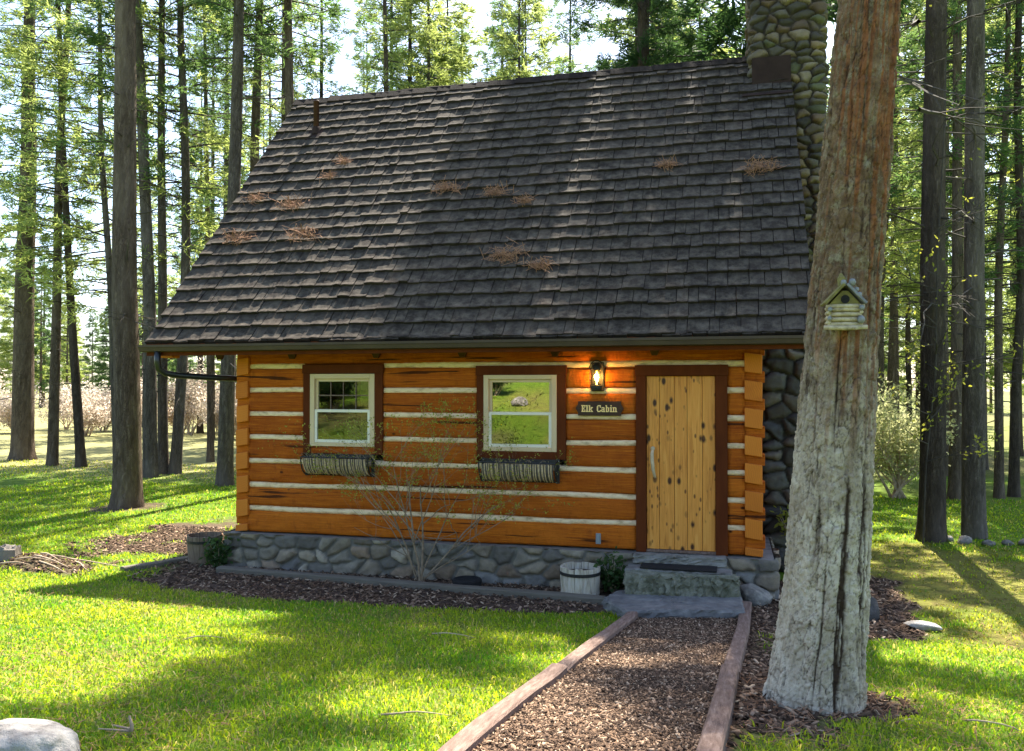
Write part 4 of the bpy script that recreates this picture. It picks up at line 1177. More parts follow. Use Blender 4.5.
# bare spring shrub in front of the wall
sh = empty('budding_shrub', (2.74, -.30, -.46), 'leggy bare shrub with pale stems and tiny spring leaves against the log wall', 'shrub')
rr = random.Random(21); m = MB(); tips = []; leafy = []
for (dx, dz, L, rd) in ((-.42, 1, .85, .014), (-.12, 1, .92, .017), (.08, 1, .98, .016), (.32, 1, .85, .012), (-.75, 1, .75, .010), (1.0, 1, 1.05, .013), (1.3, 1, .8, .009)):
    branching(m, tips, Vector((rr.uniform(-.07, .07), rr.uniform(-.06, .06), 0)), Vector((dx, rr.uniform(-.25, .10), dz)).normalized(), L * 1.28, rd, 4, rr, .04, .78, 5, leafy)
V = np.array(m.v); V[:, 1] = np.where(V[:, 1] > .22, .22 - (V[:, 1] - .22) * .35, V[:, 1]); V[:, 1] = np.minimum(V[:, 1], .24); V[:, 0] *= .98
V[:, 2] = np.where(V[:, 2] > 1.9, 1.9 + (V[:, 2] - 1.9) * .4, V[:, 2])
m.v = [tuple(q) for q in V]
m.build('stems', M['shrub_bark'], sh)
lc = np.array(leafy); lc[:, 1] = np.minimum(np.where(lc[:, 1] > .22, .22 - (lc[:, 1] - .22) * .35, lc[:, 1]), .22); lc[:, 0] *= .98; lc[:, 2] = np.where(lc[:, 2] > 1.9, 1.9 + (lc[:, 2] - 1.9) * .4, lc[:, 2])
lc = lc[(lc[:, 2] > .75)]
rsel = np.random.default_rng(3).random(len(lc)) < .75
V, q = leaf_cloud(lc[rsel], 2, .012, .032, .008, 5)
obj('leaves', make_mesh('leaves', V, quads=q), M['leaf_spring'], sh)

def small_plant(loc, hgt, rad, n, mat, label, seed, name='green_plant'):
    e = empty(name, loc, label, 'plant'); rr = random.Random(seed); m = MB(); cs = []
    for k in range(10):
        a_ = rr.uniform(0, 6.28); d = Vector((math.cos(a_) * rad, math.sin(a_) * rad, hgt * rr.uniform(.6, 1)))
        pts = [Vector((0, 0, 0)), d * .5 + Vector((0, 0, .05)), d]; m.tube(pts, [.006, .004, .002], 4, cap=False)
        cs += [tuple(pts[0].lerp(d, t)) for t in (.35, .55, .75, 1)]
    m.build('stems', M['twig_bark'], e)
    V, q = leaf_cloud(cs, n, rad * .28, .075, .022, seed); obj('leaves', make_mesh('leaves', V, quads=q), mat, e)
small_plant((-.10, -.20, -.46), .36, .13, 9, M['leaf_dark'], 'dark green leafy plant at the far corner between the brown tub and foundation', 3)
small_plant((5.05, -.28, -.46), .42, .13, 8, M['leaf_dark'], 'dark green leafy plant between the whitewashed tub and the steps', 5)
small_plant((7.03, 1.2, .0), .35, .10, 3, M['leaf_spring'], 'thin light green vine growing on the dark chimney stones', 8, 'climbing_vine')

# pine needle clumps on the roof
def on_roof(x, y, lift=.0): return Vector((x, y, EZ + 1.1447 * (y - EY))) + un * lift
spots = [(-.42, .73, 'largest rusty needle clump low on the roof near the verge', 1.25), (-.52, 1.36, 'upper needle clump nearest the roof verge', .9), (.17, 1.2, 'tall spiky needle clump right of the verge clumps', 1.15), (.61, .73, 'wide rusty needle clump low on the sunlit part of the roof', 1.3),
         (2.5, 1.32, 'bushy needle clump in the middle of the roof above the gridded window', 1.1), (3.26, 1.21, 'small needle clump right of the bushy middle clump', .85), (3.64, .33, 'wide flat needle clump low on the roof above the second window', 1.2), (4.13, .19, 'small needle clump lowest on the roof above the lantern side', .75),
         (3.69, 1.07, 'faint thin needle clump in the centre of the roof', .6), (5.55, 1.46, 'small thin needle clump on the shaded roof part way to the chimney', .7), (6.72, 1.32, 'brown needle clump below the chimney near the right verge', 1.15), (.64, 1.91, 'small needle clump high on the roof below the vent pipe', .65), (.51, 1.67, 'thin scattered needles between the vent pipe and the tall spiky clump', .6)]
for k, (x, y, lb, s) in enumerate(spots):
    r = np.random.default_rng(60 + k); n = int(95 * s)
    base = on_roof(x, y, .055)
    cen = np.column_stack([r.normal(0, .10 * s, n), r.normal(0, .045 * s, n), np.abs(r.normal(0, .055 * s, n))])
    th = r.uniform(0, 2 * np.pi, n); L = r.uniform(.10, .24, n); el = np.abs(r.normal(0, .55, n))
    d = np.column_stack([np.cos(th) * np.cos(el), np.sin(th) * np.cos(el) * .7, np.sin(el)]) * L[:, None]
    ex, ey_, en = np.array((1, 0, 0)), np.array(us), np.array(un)
    B = np.stack([ex, ey_, en]); cenw = cen @ B; dw_ = d @ B
    sd = np.cross(dw_, np.array((.2, -.8, .6))); sd = sd / (np.linalg.norm(sd, axis=1)[:, None] + 1e-9) * .0034
    V = np.stack([cenw - dw_ / 2 - sd, cenw - dw_ / 2 + sd, cenw + dw_ / 2 + sd, cenw + dw_ / 2 - sd], 1).reshape(-1, 3)
    o = obj('needle_clump', make_mesh('needle_clump', V, quads=np.arange(n * 4).reshape(-1, 4)), M['needle_litter'], None, base)
    tag(o, lb, 'pine needles', 'clumps of fallen pine needles on the roof')

# ------------------------------------------------------------------ trees
def tree_crown(seed, Ht, h0, Lmax, nb, dead0, density=1.0, droop=.25, blade=(.30, .022), shape=1.0):
    """returns branch mesh and foliage mesh of a conifer around a straight axis"""
    rr = random.Random(seed); r = np.random.default_rng(seed)
    m = MB(); C = []; D = []
    for k in range(nb):
        t = (k + rr.random()) / nb; z = h0 + (Ht - h0) * t ** .95
        L = Lmax * (1 - t) ** .75 * rr.uniform(.55, 1.1) * (min(1, .45 + t * 4)) ** shape + .25
        a_ = rr.uniform(0, 2 * math.pi); d = Vector((math.cos(a_), math.sin(a_), rr.uniform(-.05, .35) - (1 - t) * .12))
        p = Vector((0, 0, z)); pts = [p.copy()]
        for s in range(4):
            p = p + d * (L / 4); d = (d + Vector((rr.uniform(-.15, .15), rr.uniform(-.15, .15), -droop * .22 + (.10 if s > 1 else 0)))).normalized() * 1.0; pts.append(p.copy())
        m.tube(pts, [.028 * (.4 + L / Lmax * .6), .022 * (.4 + L / Lmax * .6), .015, .010, .004], 4, cap=False)
        A = np.array([q[:] for q in pts])
        ns = max(3, int(L * 9 * density))
        f = r.uniform(.22, 1.02, ns) * 4; i0 = np.clip(f.astype(int), 0, 3); fr = (f - i0)[:, None]
        base = A[i0] * (1 - fr) + A[i0 + 1] * fr
        tang = A[i0 + 1] - A[i0]; tang /= np.linalg.norm(tang, axis=1)[:, None]
        side = np.cross(tang, (0, 0, 1.0)); side /= np.linalg.norm(side, axis=1)[:, None] + 1e-9
        lat = r.choice([-1, 1], ns) * r.uniform(.05, .42, ns) * (L * .35 + .25) * (1.1 - f / 5)
        c = base + side * lat[:, None] + tang * (np.abs(lat) * .6)[:, None] + np.column_stack([np.zeros(ns), np.zeros(ns), r.normal(-.04, .07, ns)])
        dd = side * np.sign(lat)[:, None] * .6 + tang * .8
        C.append(c); D.append(dd / np.linalg.norm(dd, axis=1)[:, None])
    # dead lower branches
    for k in range(int((h0 - dead0) * 4.5)):
        z = dead0 + (h0 + 2 - dead0) * rr.random(); a_ = rr.uniform(0, 2 * math.pi); L = rr.uniform(.4, 1.9)
        d = Vector((math.cos(a_), math.sin(a_), rr.uniform(-.25, .35))); p = Vector((0, 0, z)); pts = [p.copy()]
        for s in range(4):
            p = p + d * (L / 4); d = (d + Vector((rr.uniform(-.3, .3), rr.uniform(-.3, .3), rr.uniform(-.25, .15)))).normalized(); pts.append(p.copy())
        m.tube(pts, [.018, .014, .010, .007, .003], 4, cap=False)
        for b in range(rr.randint(2, 5)):
            q = pts[rr.randint(1, 4)]; dd = (d + Vector((rr.uniform(-1, 1), rr.uniform(-1, 1), rr.uniform(-.6, .4))) * .9).normalized()
            m.tube([q, q + dd * rr.uniform(.15, .4), q + dd * rr.uniform(.4, .7) + Vector((0, 0, rr.uniform(-.12, .05)))], [.006, .004, .002], 3, cap=False)
    C = np.concatenate(C); D = np.concatenate(D); kb = 10
    n = len(C) * kb; c = np.repeat(C, kb, 0) + r.normal(0, .05, (n, 3)); d = np.repeat(D, kb, 0) + r.normal(0, .55, (n, 3)); d /= np.linalg.norm(d, axis=1)[:, None]
    s = np.cross(d, r.normal(0, 1, (n, 3))); s /= np.linalg.norm(s, axis=1)[:, None] + 1e-9
    L = blade[0] * r.uniform(.5, 1.2, n)[:, None]; w = blade[1] * r.uniform(.6, 1.4, n)[:, None]
    V = np.stack([c - s * w, c + s * w, c + d * L + s * w * .3, c + d * L - s * w * .3], 1).reshape(-1, 3)
    bm_ = make_mesh('branches', m.v, faces=m.f); fm = make_mesh('foliage', V, quads=np.arange(n * 4).reshape(-1, 4))
    bm_.materials.append(M['dead_branch'])
    return bm_, fm

def crowns():
    out = {}
    spec = {'tall_c': (9, 31, 10.5, 3.4, 150, 3.0, 1.7), 'tall_a': (1, 29, 11.5, 3.1, 95, 3.0, .8), 'tall_b': (2, 27, 10.0, 2.8, 95, 2.5, .8), 'mid_a': (3, 24, 5.5, 2.5, 120, 2.0, .75), 'mid_b': (4, 22, 4.5, 2.7, 110, 1.8, .7), 'mid_c': (5, 23, 6.5, 2.3, 100, 2.0, .65),
            'low_a': (6, 20, 2.4, 2.9, 130, 1.2, 1.0), 'low_b': (7, 18, 1.8, 2.6, 130, 1.0, 1.0), 'full': (8, 16, 1.0, 3.0, 150, .6, 1.15)}
    for k, (sd, Ht, h0, L, nb, de, dn) in spec.items():
        b, f = tree_crown(sd, Ht, h0, L, nb, de, dn, blade=(.30, .021) if k in ('low_a', 'low_b', 'full') else (.25, .016))
        fs = {}
        for mt in ('needles_dark', 'needles_mid', 'needles_bright'):
            g = f.copy(); g.materials.append(M[mt]); fs[mt] = g
        out[k] = (b, fs, Ht)
    return out
CROWN = crowns()

def trunk_mesh(r, Ht, lean, seed, sides=14, flare=1.22, bow=0.0, zmin=-.35):
    zs = np.concatenate([[zmin, 0, .12, .3, .6, 1.0], np.linspace(1.6, Ht, 22)]); th = np.linspace(0, 2 * np.pi, sides, endpoint=False)
    rad = r * np.clip(1 - .88 * (np.maximum(zs, 0) / Ht) ** 1.05, .04, 1) * (1 + (flare - 1) * np.exp(-np.maximum(zs, 0) / .28))
    wx = .05 * noise(zs * .22, seed * 3.3, 0, 2) * np.minimum(np.maximum(zs, 0), 4) / 4 * 2 + bow * np.sin(np.clip(zs / 12, 0, 1) * np.pi); wy = .05 * noise(zs * .22, seed * 7.1, 5, 2)
    V = np.zeros((len(zs), sides, 3))
    for i, z in enumerate(zs):
        lob = 1 + .07 * noise(np.cos(th) * 1.6 + seed, np.sin(th) * 1.6, z * .5, 4) + .16 * math.exp(-max(z, 0) / .25) * noise(np.cos(th) * 2.2 + seed, np.sin(th) * 2.2, 0, 6)
        V[i, :, 0] = lean[0] * z + wx[i] + rad[i] * lob * np.cos(th); V[i, :, 1] = lean[1] * z + wy[i] + rad[i] * lob * np.sin(th); V[i, :, 2] = z
    f = grid_quads(sides, len(zs), True).tolist(); f.append(list(range((len(zs) - 1) * sides, len(zs) * sides)))
    return make_mesh('trunk', V.reshape(-1, 3), faces=f, smooth=True)

TR = random.Random(77)
def tree(name, x, y, r, lean, crown, leaf, bark_m, label, group=None, scale=1.0, trunk=None, bow=0.0, foliage=True, wide=1.0):
    e = empty(name, (x, y, gz_(x, y)), label, 'tree', group)
    bmesh_, fs, Ht = CROWN[crown]
    tm = trunk if trunk is not None else trunk_mesh(r, Ht * scale, lean, TR.random() * 50, bow=bow)
    o = obj('trunk', tm, M[bark_m], e)
    if trunk is not None: o.scale = (r, r, scale)
    tilt = Matrix(((1, 0, lean[0], 0), (0, 1, lean[1], 0), (0, 0, 1, 0), (0, 0, 0, 1)))
    q = Matrix.Rotation(math.atan2(lean[0], 1), 4, 'Y') @ Matrix.Rotation(-math.atan2(lean[1], 1), 4, 'X') @ Matrix.Rotation(TR.uniform(0, 6.28), 4, 'Z')
    sx = scale * wide * TR.uniform(.9, 1.1)
    for nm, me in (('branches', bmesh_), ('foliage', fs[leaf])):
        if nm == 'foliage' and not foliage: continue
        c = bpy.data.objects.new(nm, me); c.parent = e; c.matrix_local = q @ Matrix.Diagonal((sx, sx, scale, 1)); col.objects.link(c)
    return e

# the big trunk in front, with modelled bark plates
bt = empty('pine_tree', (6.86, -4.50, gz_(6.86, -4.5)), 'thick near tree with pale lichened bark low down and rusty fissures above, birdhouse on it', 'tree')
zb = gz_(6.86, -4.5)
nz, nt_ = 700, 260
zs = np.concatenate([[-.35], np.linspace(-.1, 5.2, nz), np.linspace(5.4, 24, 24)]); th = np.linspace(0, 2 * np.pi, nt_, endpoint=False)
cxp = np.interp(zs, [-.4, 0, .65, 1.53, 2.41, 4.16, 24], [-.045, -.035, .03, .085, .145, .285, 1.6])
rb = np.interp(zs, [-.4, -.05, .1, .25, .66, 1.53, 2.41, 4.16, 24], [.305, .287, .272, .255, .234, .214, .198, .166, .02])
TH, ZZ = np.meshgrid(th, zs)
U = TH / (2 * np.pi)
CX_, CY_ = .24 * np.cos(TH), .24 * np.sin(TH)
warp = .10 * fbm(CX_ * 7, CY_ * 7, ZZ * 2.2, 3, 4)
def lines(fh, fz, sd, w_=1.0): return np.abs(noise(CX_ * fh + warp * w_ * 2.5, CY_ * fh, ZZ * fz + warp * w_ * 3, sd) + .25 * noise(CX_ * fh * 2.6, CY_ * fh * 2.6, ZZ * fz * 2.4, sd + 1))
n1 = lines(15, .95, 141); n2 = lines(30, 5.0, 47); n3 = lines(58, 19., 53, 2.0)
low = 1 - sstep(1.1, 2.3, ZZ)
gate = sstep(-.30, .15, fbm(CX_ * 9, CY_ * 9, ZZ * .9, 61, 3))
crk = sstep(.10, .02, n1 + .05 * fbm(CX_ * 60, CY_ * 60, ZZ * 22, 75, 3)) * gate * sstep(-.35, .1, fbm(CX_ * 12, CY_ * 12, ZZ * 2.6, 79, 3))
rust = sstep(.34, .10, lines(24, .75, 151) + .12 * fbm(CX_ * 40, CY_ * 40, ZZ * 14, 71, 3)) * sstep(-.32, .05, fbm(CX_ * 9, CY_ * 9, ZZ * .8, 167, 3)) * (1 - low)
_, fda, r1a, _ = worley(U * 27 + warp * 9, ZZ * 9.5 + warp * 9, 45, .95, 27)
_, fdb, r1b, _ = worley(U * 56 + warp * 14, ZZ * 25 + warp * 16, 43, .95, 56)
plate = sstep(0, .16, n1) * .009 * (.4 + .6 * gate) + sstep(0, .18, n2) * .004 + sstep(.02, .10, fda) * (r1a - .25) * .013 + sstep(.02, .12, fdb) * (r1b - .3) * .010
rough_ = .007 * fbm(CX_ * 22, CY_ * 22, ZZ * 4, 4, 4) + .005 * fbm(CX_ * 120, CY_ * 120, ZZ * 80, 14, 3)
g2_ = sstep(-.25, .2, fbm(CX_ * 14, CY_ * 14, ZZ * 3, 66, 3)); g3_ = sstep(-.15, .3, fbm(CX_ * 20, CY_ * 20, ZZ * 9, 68, 3))
crk = np.clip(crk + .5 * sstep(.09, .01, n2) * g2_ + .60 * sstep(.07, .01, fda) * (.35 + .65 * g2_) + .55 * sstep(.08, .01, fdb) * g3_, 0, 1)
flare = .035 * np.exp(-np.maximum(ZZ, 0) / .12) * (noise(np.cos(TH) * 2.4, np.sin(TH) * 2.4, 0, 8))
fade = 1 - sstep(5.0, 6.5, ZZ) * .8
rad = rb[:, None] + (plate - .014 + rough_ - crk * .005) * fade + flare
V = np.stack([cxp[:, None] + rad * np.cos(TH), .02 * np.sin(ZZ) + rad * np.sin(TH), ZZ], -1).reshape(-1, 3)
f = grid_quads(nt_, len(zs), True).tolist(); f.append(list(range((len(zs) - 1) * nt_, len(zs) * nt_)))
crack_attr = np.clip(crk * 1.05, 0, 1)
obj('trunk', make_mesh('trunk', V, faces=f, smooth=True, colors={'crack': crack_attr.ravel(), 'rust': rust.ravel()}), M['bark_near'], bt)
b_, fs_, _ = CROWN['tall_b']
for nm, me in (('branches', b_), ('foliage', fs_['needles_mid'])):
    c = bpy.data.objects.new(nm, me); c.parent = bt; c.matrix_local = Matrix.Translation((.55, 0, 0)) @ Matrix.Rotation(2.2, 4, 'Z') @ Matrix.Diagonal((.8, .8, .88, 1)); col.objects.link(c)
    c.location.z = 1.0
# loose needle apron at the foot
# named trees, left side
tree('conifer_tree', -5.05, 4.10, .262, (-.0028, -.0137), 'tall_a', 'needles_mid', 'bark_brown', 'stout straight brown trunk standing nearest the cabin on the left lawn', 'conifers on the left lawn')
tree('conifer_tree', -15.61, 12.03, .34, (.020, -.008), 'mid_a', 'needles_mid', 'bark_brown', 'thick trunked conifer with flared base and low green boughs at the far left', 'conifers on the left lawn')
tree('conifer_tree', -13.10, 10.63, .150, (.033, -.005), 'mid_c', 'needles_mid', 'bark_brown', 'thin reddish trunk leaning right, first of the crossing pair at the left', 'conifers on the left lawn')
tree('conifer_tree', -12.01, 10.59, .135, (-.050, -.026), 'mid_b', 'needles_bright', 'bark_dark', 'thin dark trunk leaning left, second of the crossing pair at the left', 'conifers on the left lawn')
tree('conifer_tree', -8.22, 8.82, .185, (-.028, -.02), 'tall_b', 'needles_mid', 'bark_grey', 'grey trunk leaning left just right of the stout lawn trunk', 'conifers on the left lawn')
tree('conifer_tree', -8.45, 9.54, .140, (.0015, -.013), 'mid_c', 'needles_mid', 'bark_grey', 'slim upright trunk touching the left leaning grey trunk at its base', 'conifers on the left lawn', scale=1.1)
tree('conifer_tree', -8.15, 9.70, .148, (.014, -.010), 'mid_a', 'needles_bright', 'bark_grey', 'slim trunk leaning right out of the close cluster left of the eave', 'conifers on the left lawn', scale=1.05, bow=.25)
tree('conifer_tree', -5.35, 7.77, .185, (.035, -.004), 'tall_b', 'needles_mid', 'bark_grey', 'grey trunk seen under the eave end beside the downspout', 'conifers on the left lawn')
tree('conifer_tree', -9.33, 12.97, .110, (-.013, -.017), 'mid_c', 'needles_mid', 'bark_brown', 'thin brown trunk far back between the eave cluster and the downspout', 'conifers on the left lawn', scale=.9)
tree('conifer_tree', -10.37, 10.13, .115, (-.039, -.024), 'mid_b', 'needles_bright', 'bark_grey', 'thin trunk leaning left partly hidden by the stout lawn trunk', 'conifers on the left lawn', scale=.95)
gb_ = 'conifers rising behind the cabin roof'
tree('conifer_tree', -7.03, 11.58, .173, (.015, -.007), 'tall_a', 'needles_mid', 'bark_brown', 'brown trunk rising behind the roof verge, second from the ridge end', gb_)
tree('conifer_tree', -3.89, 8.27, .145, (-.005, -.012), 'tall_b', 'needles_mid', 'bark_brown', 'brown trunk meeting the roof right at the ridge end by the vent pipe', gb_)
tree('conifer_tree', -5.66, 18.14, .163, (-.0014, -.012), 'mid_a', 'needles_bright', 'bark_brown', 'thin trunk behind the ridge, left one of the close pair above the roof', gb_)
tree('conifer_tree', -5.57, 20.24, .154, (.003, -.011), 'mid_b', 'needles_bright', 'bark_dark', 'thin dark trunk behind the ridge, right one of the close pair above the roof', gb_)
tree('conifer_tree', -5.60, 24.37, .152, (.003, -.011), 'low_a', 'needles_bright', 'bark_grey', 'leafy bright green tree behind the ridge right of the close trunk pair', gb_, scale=1.1)
tree('conifer_tree', -2.54, 27.24, .137, (-.006, -.013), 'low_b', 'needles_bright', 'bark_grey', 'bright green conifer behind the middle of the ridge', gb_, scale=1.25)
tree('conifer_tree', -.14, 24.7, .119, (.003, -.011), 'mid_c', 'needles_mid', 'bark_grey', 'sparse thin conifer in the sky gap above the ridge', gb_)
tree('conifer_tree', 3.72, 15.2, .19, (.006, -.006), 'tall_c', 'needles_dark', 'bark_dark', 'dark conifer added to shade the lawn, in line behind the thick trunk left of the chimney', gb_, scale=.97, wide=.9)  # added tree, lined up behind the next trunk to shade the mid lawn
tree('conifer_tree', 4.23, 10.41, .205, (.0067, -.009), 'tall_c', 'needles_dark', 'bark_dark', 'thick dark trunk above the ridge left of the chimney', gb_, scale=.94, wide=.74)
tree('conifer_tree', 7.0, 10.6, .20, (.003, -.006), 'low_b', 'needles_dark', 'bark_dark', 'dark full conifer right behind the stone chimney', gb_, scale=1.45)
gr_ = 'conifers on the mossy side right of the big trunk'
tree('conifer_tree', 9.31, 4.30, .195, (.0147, -.010), 'tall_a', 'needles_mid', 'bark_dark', 'dark barked trunk nearest on the mossy side, right of the big trunk', gr_)
tree('conifer_tree', 10.02, 4.74, .170, (.0056, -.012), 'tall_b', 'needles_mid', 'bark_grey', 'straight grey trunk behind the row of stones', gr_)
tree('conifer_tree', 10.84, 9.33, .125, (.003, -.012), 'mid_c', 'needles_mid', 'bark_brown', 'slim brown trunk between the two nearest trunks on the mossy side', gr_)
tree('conifer_tree', 11.85, 14.53, .133, (-.0016, -.015), 'mid_a', 'needles_bright', 'bark_brown', 'slim brown trunk just right of and behind the dark barked trunk', gr_)
tree('conifer_tree', 10.47, 16.24, .116, (.030, -.007), 'mid_b', 'needles_bright', 'bark_brown', 'thin right leaning trunk next to the edge of the big trunk', gr_)
tree('conifer_tree', 11.27, 19.56, .130, (.031, -.007), 'mid_c', 'needles_bright', 'bark_brown', 'second thin leaning trunk behind the pale bush', gr_)
tree('conifer_tree', 13.39, 27.31, .123, (.011, -.008), 'low_a', 'needles_bright', 'bark_dark', 'far thin tree with low boughs above the pale bush', gr_)
tree('conifer_tree', 11.80, 9.90, .095, (.0225, -.007), 'mid_a', 'needles_mid', 'bark_brown', 'very slim right leaning trunk beyond the row of stones', gr_, scale=.8)
tree('conifer_tree', 12.18, 10.17, .107, (.0176, -.009), 'mid_b', 'needles_mid', 'bark_dark', 'slim dark trunk at the right edge of the photo', gr_)

# forest further back
def forest(spots, name, label, group, kinds, leaves, barks, sc):
    tms = [trunk_mesh(1.0, 20, (0, 0), k * 3.7, sides=8) for k in range(3)]
    for t_, mt in zip(tms, barks): t_.materials.append(M[mt])
    for (x, y) in spots:
        k = TR.choice(kinds); s = TR.uniform(*sc)
        e = empty(name, (x, y, gz_(x, y)), label, 'tree', group)
        bm_, fs, Ht = CROWN[k]
        o = bpy.data.objects.new('trunk', TR.choice(tms)); o.parent = e; rr_ = TR.uniform(.11, .19); o.scale = (rr_, rr_, Ht * s / 20); col.objects.link(o)
        rz = TR.uniform(0, 6.28); lf = TR.choice(leaves)
        for nm, me in (('branches', bm_), ('foliage', fs[lf])):
            c = bpy.data.objects.new(nm, me); c.parent = e; c.rotation_euler = (0, 0, rz); c.scale = (s, s, s); col.objects.link(c)
def ring(n, x0, x1, y0, y1, mind, seed, avoid=lambda x, y: False):
    rr = random.Random(seed); P = []
    for _ in range(8000):
        if len(P) >= n: break
        x, y = rr.uniform(x0, x1), rr.uniform(y0, y1)
        if avoid(x, y) or any((x - a_) ** 2 + (y - b_) ** 2 < mind ** 2 for a_, b_ in P): continue
        P.append((x, y))
    return P
forest(ring(17, 11.5, 31, 16, 46, 2.5, 1, lambda x, y: x > 8 + (y + 9) * .62), 'forest_conifer', 'slender conifer deep in the woods on the right', 'woods on the right', ['mid_a', 'mid_b', 'low_a', 'low_b'], ['needles_bright'], ['bark_brown', 'bark_grey', 'bark_dark'], (.85, 1.15))
forest(ring(18, 16, 52, 46, 80, 3.2, 2, lambda x, y: x > 8 + (y + 9) * .62), 'forest_conifer', 'far full conifer closing off the woods on the right', 'far woods on the right', ['low_a', 'low_b', 'full'], ['needles_bright'], ['bark_brown', 'bark_grey', 'bark_dark'], (.95, 1.3))
forest(ring(36, -12, 12, 19, 50, 2.4, 3, lambda x, y: (-1 < x < 1.6 and y < 34) or (x > 6.5 and y < 24)), 'forest_conifer', 'leafy conifer showing over the roof behind the nearer trunks', 'woods behind the roof', ['mid_a', 'low_a', 'low_b'], ['needles_mid', 'needles_bright', 'needles_bright'], ['bark_brown', 'bark_grey', 'bark_dark'], (.95, 1.25))
forest(ring(15, -34, -10, 17, 40, 3.6, 4, lambda x, y: x < -6 - (y + 9) * .55), 'forest_conifer', 'thin conifer scattered over the meadow at the far left', 'scattered conifers on the left meadow', ['mid_a', 'mid_b', 'mid_c'], ['needles_mid', 'needles_bright'], ['bark_brown', 'bark_grey', 'bark_dark'], (.8, 1.05))
forest(ring(60, -100, -14, 58, 96, 2.8, 5), 'forest_conifer', 'distant conifer in the treeline beyond the meadow', 'distant treeline beyond the meadow', ['full', 'low_b'], ['needles_mid', 'needles_bright'], ['bark_brown', 'bark_grey', 'bark_dark'], (.7, 1.15))

# pale flowering shrubs across the far left meadow
def shrub_mesh(seed, hgt, wid, nst, leaf_n, spread, ln, wd):
    rr = random.Random(seed); m = MB(); tips = []; lf = []
    for k in range(nst):
        a_ = rr.uniform(0, 6.28); branching(m, tips, Vector((rr.uniform(-.15, .15), rr.uniform(-.15, .15), 0)), Vector((math.cos(a_) * wid / hgt * .6, math.sin(a_) * wid / hgt * .6, 1)).normalized(), hgt * .42, .035, 3, rr, .08, .55, 4, lf)
    sm_ = make_mesh('stems', m.v, faces=m.f); V, q = leaf_cloud(lf, leaf_n, spread, ln, wd, seed)
    return sm_, make_mesh('blossom', V, quads=q)
S1 = shrub_mesh(3, 2.9, 2.6, 6, 6, .16, .12, .035); S2 = shrub_mesh(8, 2.4, 2.8, 7, 6, .16, .12, .035)
for s_ in (S1, S2): s_[0].materials.append(M['twig_bark']); s_[1].materials.append(M['blossom'])
rr = random.Random(15)
for k in range(22):
    t = k / 21; x = -37 + 24 * t + rr.uniform(-.8, .8); y = 21 + 5 * t + rr.uniform(-2.5, 5)
    e = empty('flowering_shrub', (x, y, gz_(x, y)), 'pale pinkish flowering shrub in the row across the far meadow', 'shrub', 'pale flowering shrubs across the far meadow')
    st, bl = rr.choice([S1, S2]); s = rr.uniform(.8, 1.25)
    for nm, me in (('stems', st), ('blossom', bl)):
        c = bpy.data.objects.new(nm, me); c.parent = e; c.rotation_euler = (0, 0, rr.uniform(0, 6.28)); c.scale = (s, s, s); col.objects.link(c)

# pale spring bush in the gap right of the big trunk
e = empty('spring_bush', (9.75, 9.3, gz_(9.75, 9.3)), 'big pale yellow green bush glowing in the sun behind the dark barked trunk', 'bush')
b1 = shrub_mesh(31, 2.5, 2.2, 8, 9, .15, .10, .020)
obj('stems', b1[0], M['twig_bark'], e); o = obj('leaves', b1[1], M['bush_pale'], e)
for bx_, by_, bs_ in ((-.9, -15.8, .45), (1.9, -16.4, .5), (-5.4, -13.4, .6), (-4.0, -14.6, .55), (-6.6, -15.0, .7)):
    e = empty('slope_bush', (bx_, by_, gz_(bx_, by_)), 'dark green bush on the grassy slope mirrored in the cabin windows', 'bush', 'dark bushes mirrored in the window glass')
    if 'SB' not in globals(): SB = (shrub_mesh(51, 2.5, 2.6, 8, 10, .16, .13, .035)); SB[0].materials.append(M['twig_bark']); SB[1].materials.append(M['leaf_dark'])
    for nm, me in (('stems', SB[0]), ('leaves', SB[1])):
        c = bpy.data.objects.new(nm, me); c.parent = e; c.scale = (bs_,) * 3; c.rotation_euler = (0, 0, bx_ * 3); col.objects.link(c)
# slender sapling with young leaves climbing beside the dark barked trunk
e = empty('young_sapling', (9.12, 3.9, gz_(9.12, 3.9)), 'thin sapling with scattered yellow green leaves in front of the dark barked trunk', 'sapling')
rr = random.Random(6); m = MB(); tips = []; lf = []
main = [Vector((0, 0, 0)), Vector((.05, 0, 1.2)), Vector((.18, -.05, 2.6)), Vector((.22, .0, 4.2)), Vector((.35, .1, 6.2)), Vector((.4, .1, 8.0))]
m.tube(main, [.014, .013, .012, .010, .008, .004], 6)
for k in range(20):
    i = rr.randint(1, 4); q = main[i].lerp(main[i + 1], rr.random()); a_ = rr.uniform(0, 6.28)
    branching(m, tips, q, Vector((math.cos(a_), math.sin(a_), .35)).normalized(), rr.uniform(.5, 1.0), .010, 2, rr, .03, .5, 4, lf)
m.build('stems', M['dead_branch'], e)
lf = np.array(lf)[np.random.default_rng(2).random(len(lf)) < .5]
V, q = leaf_cloud(lf, 2, .03, .07, .018, 3); obj('leaves', make_mesh('leaves', V, quads=q), M['leaf_spring'], e)

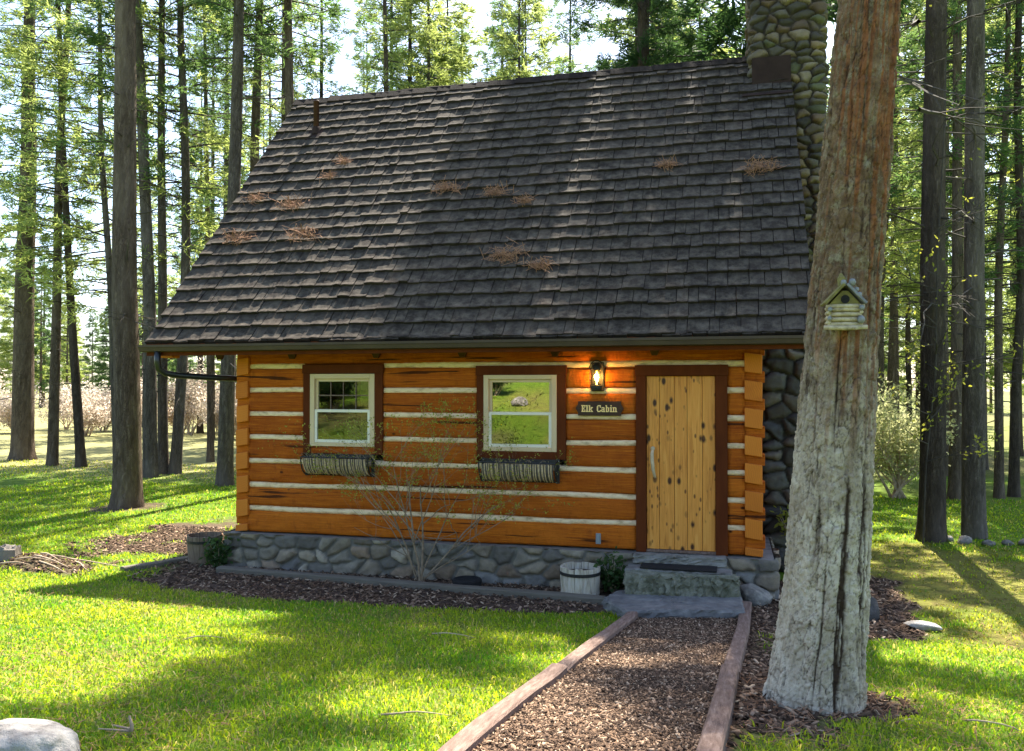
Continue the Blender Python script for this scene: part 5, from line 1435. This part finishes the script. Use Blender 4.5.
# ------------------------------------------------------------------ birdhouse on the big trunk
bh = empty('birdhouse', (6.962, -4.735, 2.325), 'rustic birdhouse with green gable and pale stick walls hanging on the big trunk', 'birdhouse', rz=.06); bh.scale = (.84, .84, .84)
m = MB()
for k, zz in enumerate((-.088, -.055, -.022, .010)):
    hw = .108 + .006 * (k % 2) - .004 * k
    m.tube([(-hw, -.085, zz), (0, -.088 + .002 * (k % 2), zz + .002), (hw, -.085, zz)], [.0135, .0145, .013], 8)
    for s in (-1, 1): m.tube([(s * .10, -.10, zz + .014), (s * .10, .02, zz + .014)], .012, 8)
m.build('stick_walls', M['bird_stick'], bh, smooth=True)
MB().box((-.095, -.078, -.10), (.095, .06, .03)).build('box', M['bird_stick'], bh)
m = MB(); m.tube([(-.135, -.098, -.108), (.0, -.102, -.112), (.135, -.098, -.106)], [.014, .016, .014], 8); m.tube([(-.12, -.09, .032), (.12, -.09, .034)], .014, 8)
m.tube([(.052, -.10, -.115), (.054, -.16, -.12)], .010, 8); m.build('base_log', M['bird_stick'], bh, smooth=True)
MB().prism([(-.105, .04), (.105, .04), (.02, .135), (-.02, .135)], -.088, .05).build('gable_front', M['bird_green'], bh, bevel=.004)
MB().lathe([(0, 0), (.026, 0), (.028, .004), (.0, .0045)], 18).build('entrance_hole', M['rubber'], bh, (0, -.0885, .078)).rotation_euler = (R(90), 0, 0)
for s in (-1, 1):
    m = MB(); rot = Matrix.Rotation(s * R(47), 3, 'Y')
    c0 = Vector((s * .068, -.02, .112)); m.box(tuple(c0 + Vector((-.088, -.105, -.009))), tuple(c0 + Vector((.088, .085, .009))), rot, c0)
    m.build('roof_board', M['bird_stone'] if s > 0 else M['bird_green'], bh, bevel=.004)
rr = random.Random(3)
for (px_, pz_, s_) in ((-.012, .185, .020), (.042, .188, .024), (.085, .105, .018), (.100, .02, .019), (.095, -.058, .026), (-.098, .01, .016), (-.102, -.05, .015), (.07, .14, .016)):
    m = MB(); m.lathe([(0, -s_), (s_ * .7, -s_ * .7), (s_, 0), (s_ * .7, s_ * .8), (0, s_ * 1.05)], 10); m.build('pebble', M['bird_stone'], bh, (px_, -.105 + rr.uniform(-.006, .006), pz_), smooth=True)
m = MB(); m.tube([(-.01, -.02, .16), (-.005, .0, .22), (.0, .05, .26)], [.022, .028, .010], 8); m.build('hanger', M['bird_green'], bh)
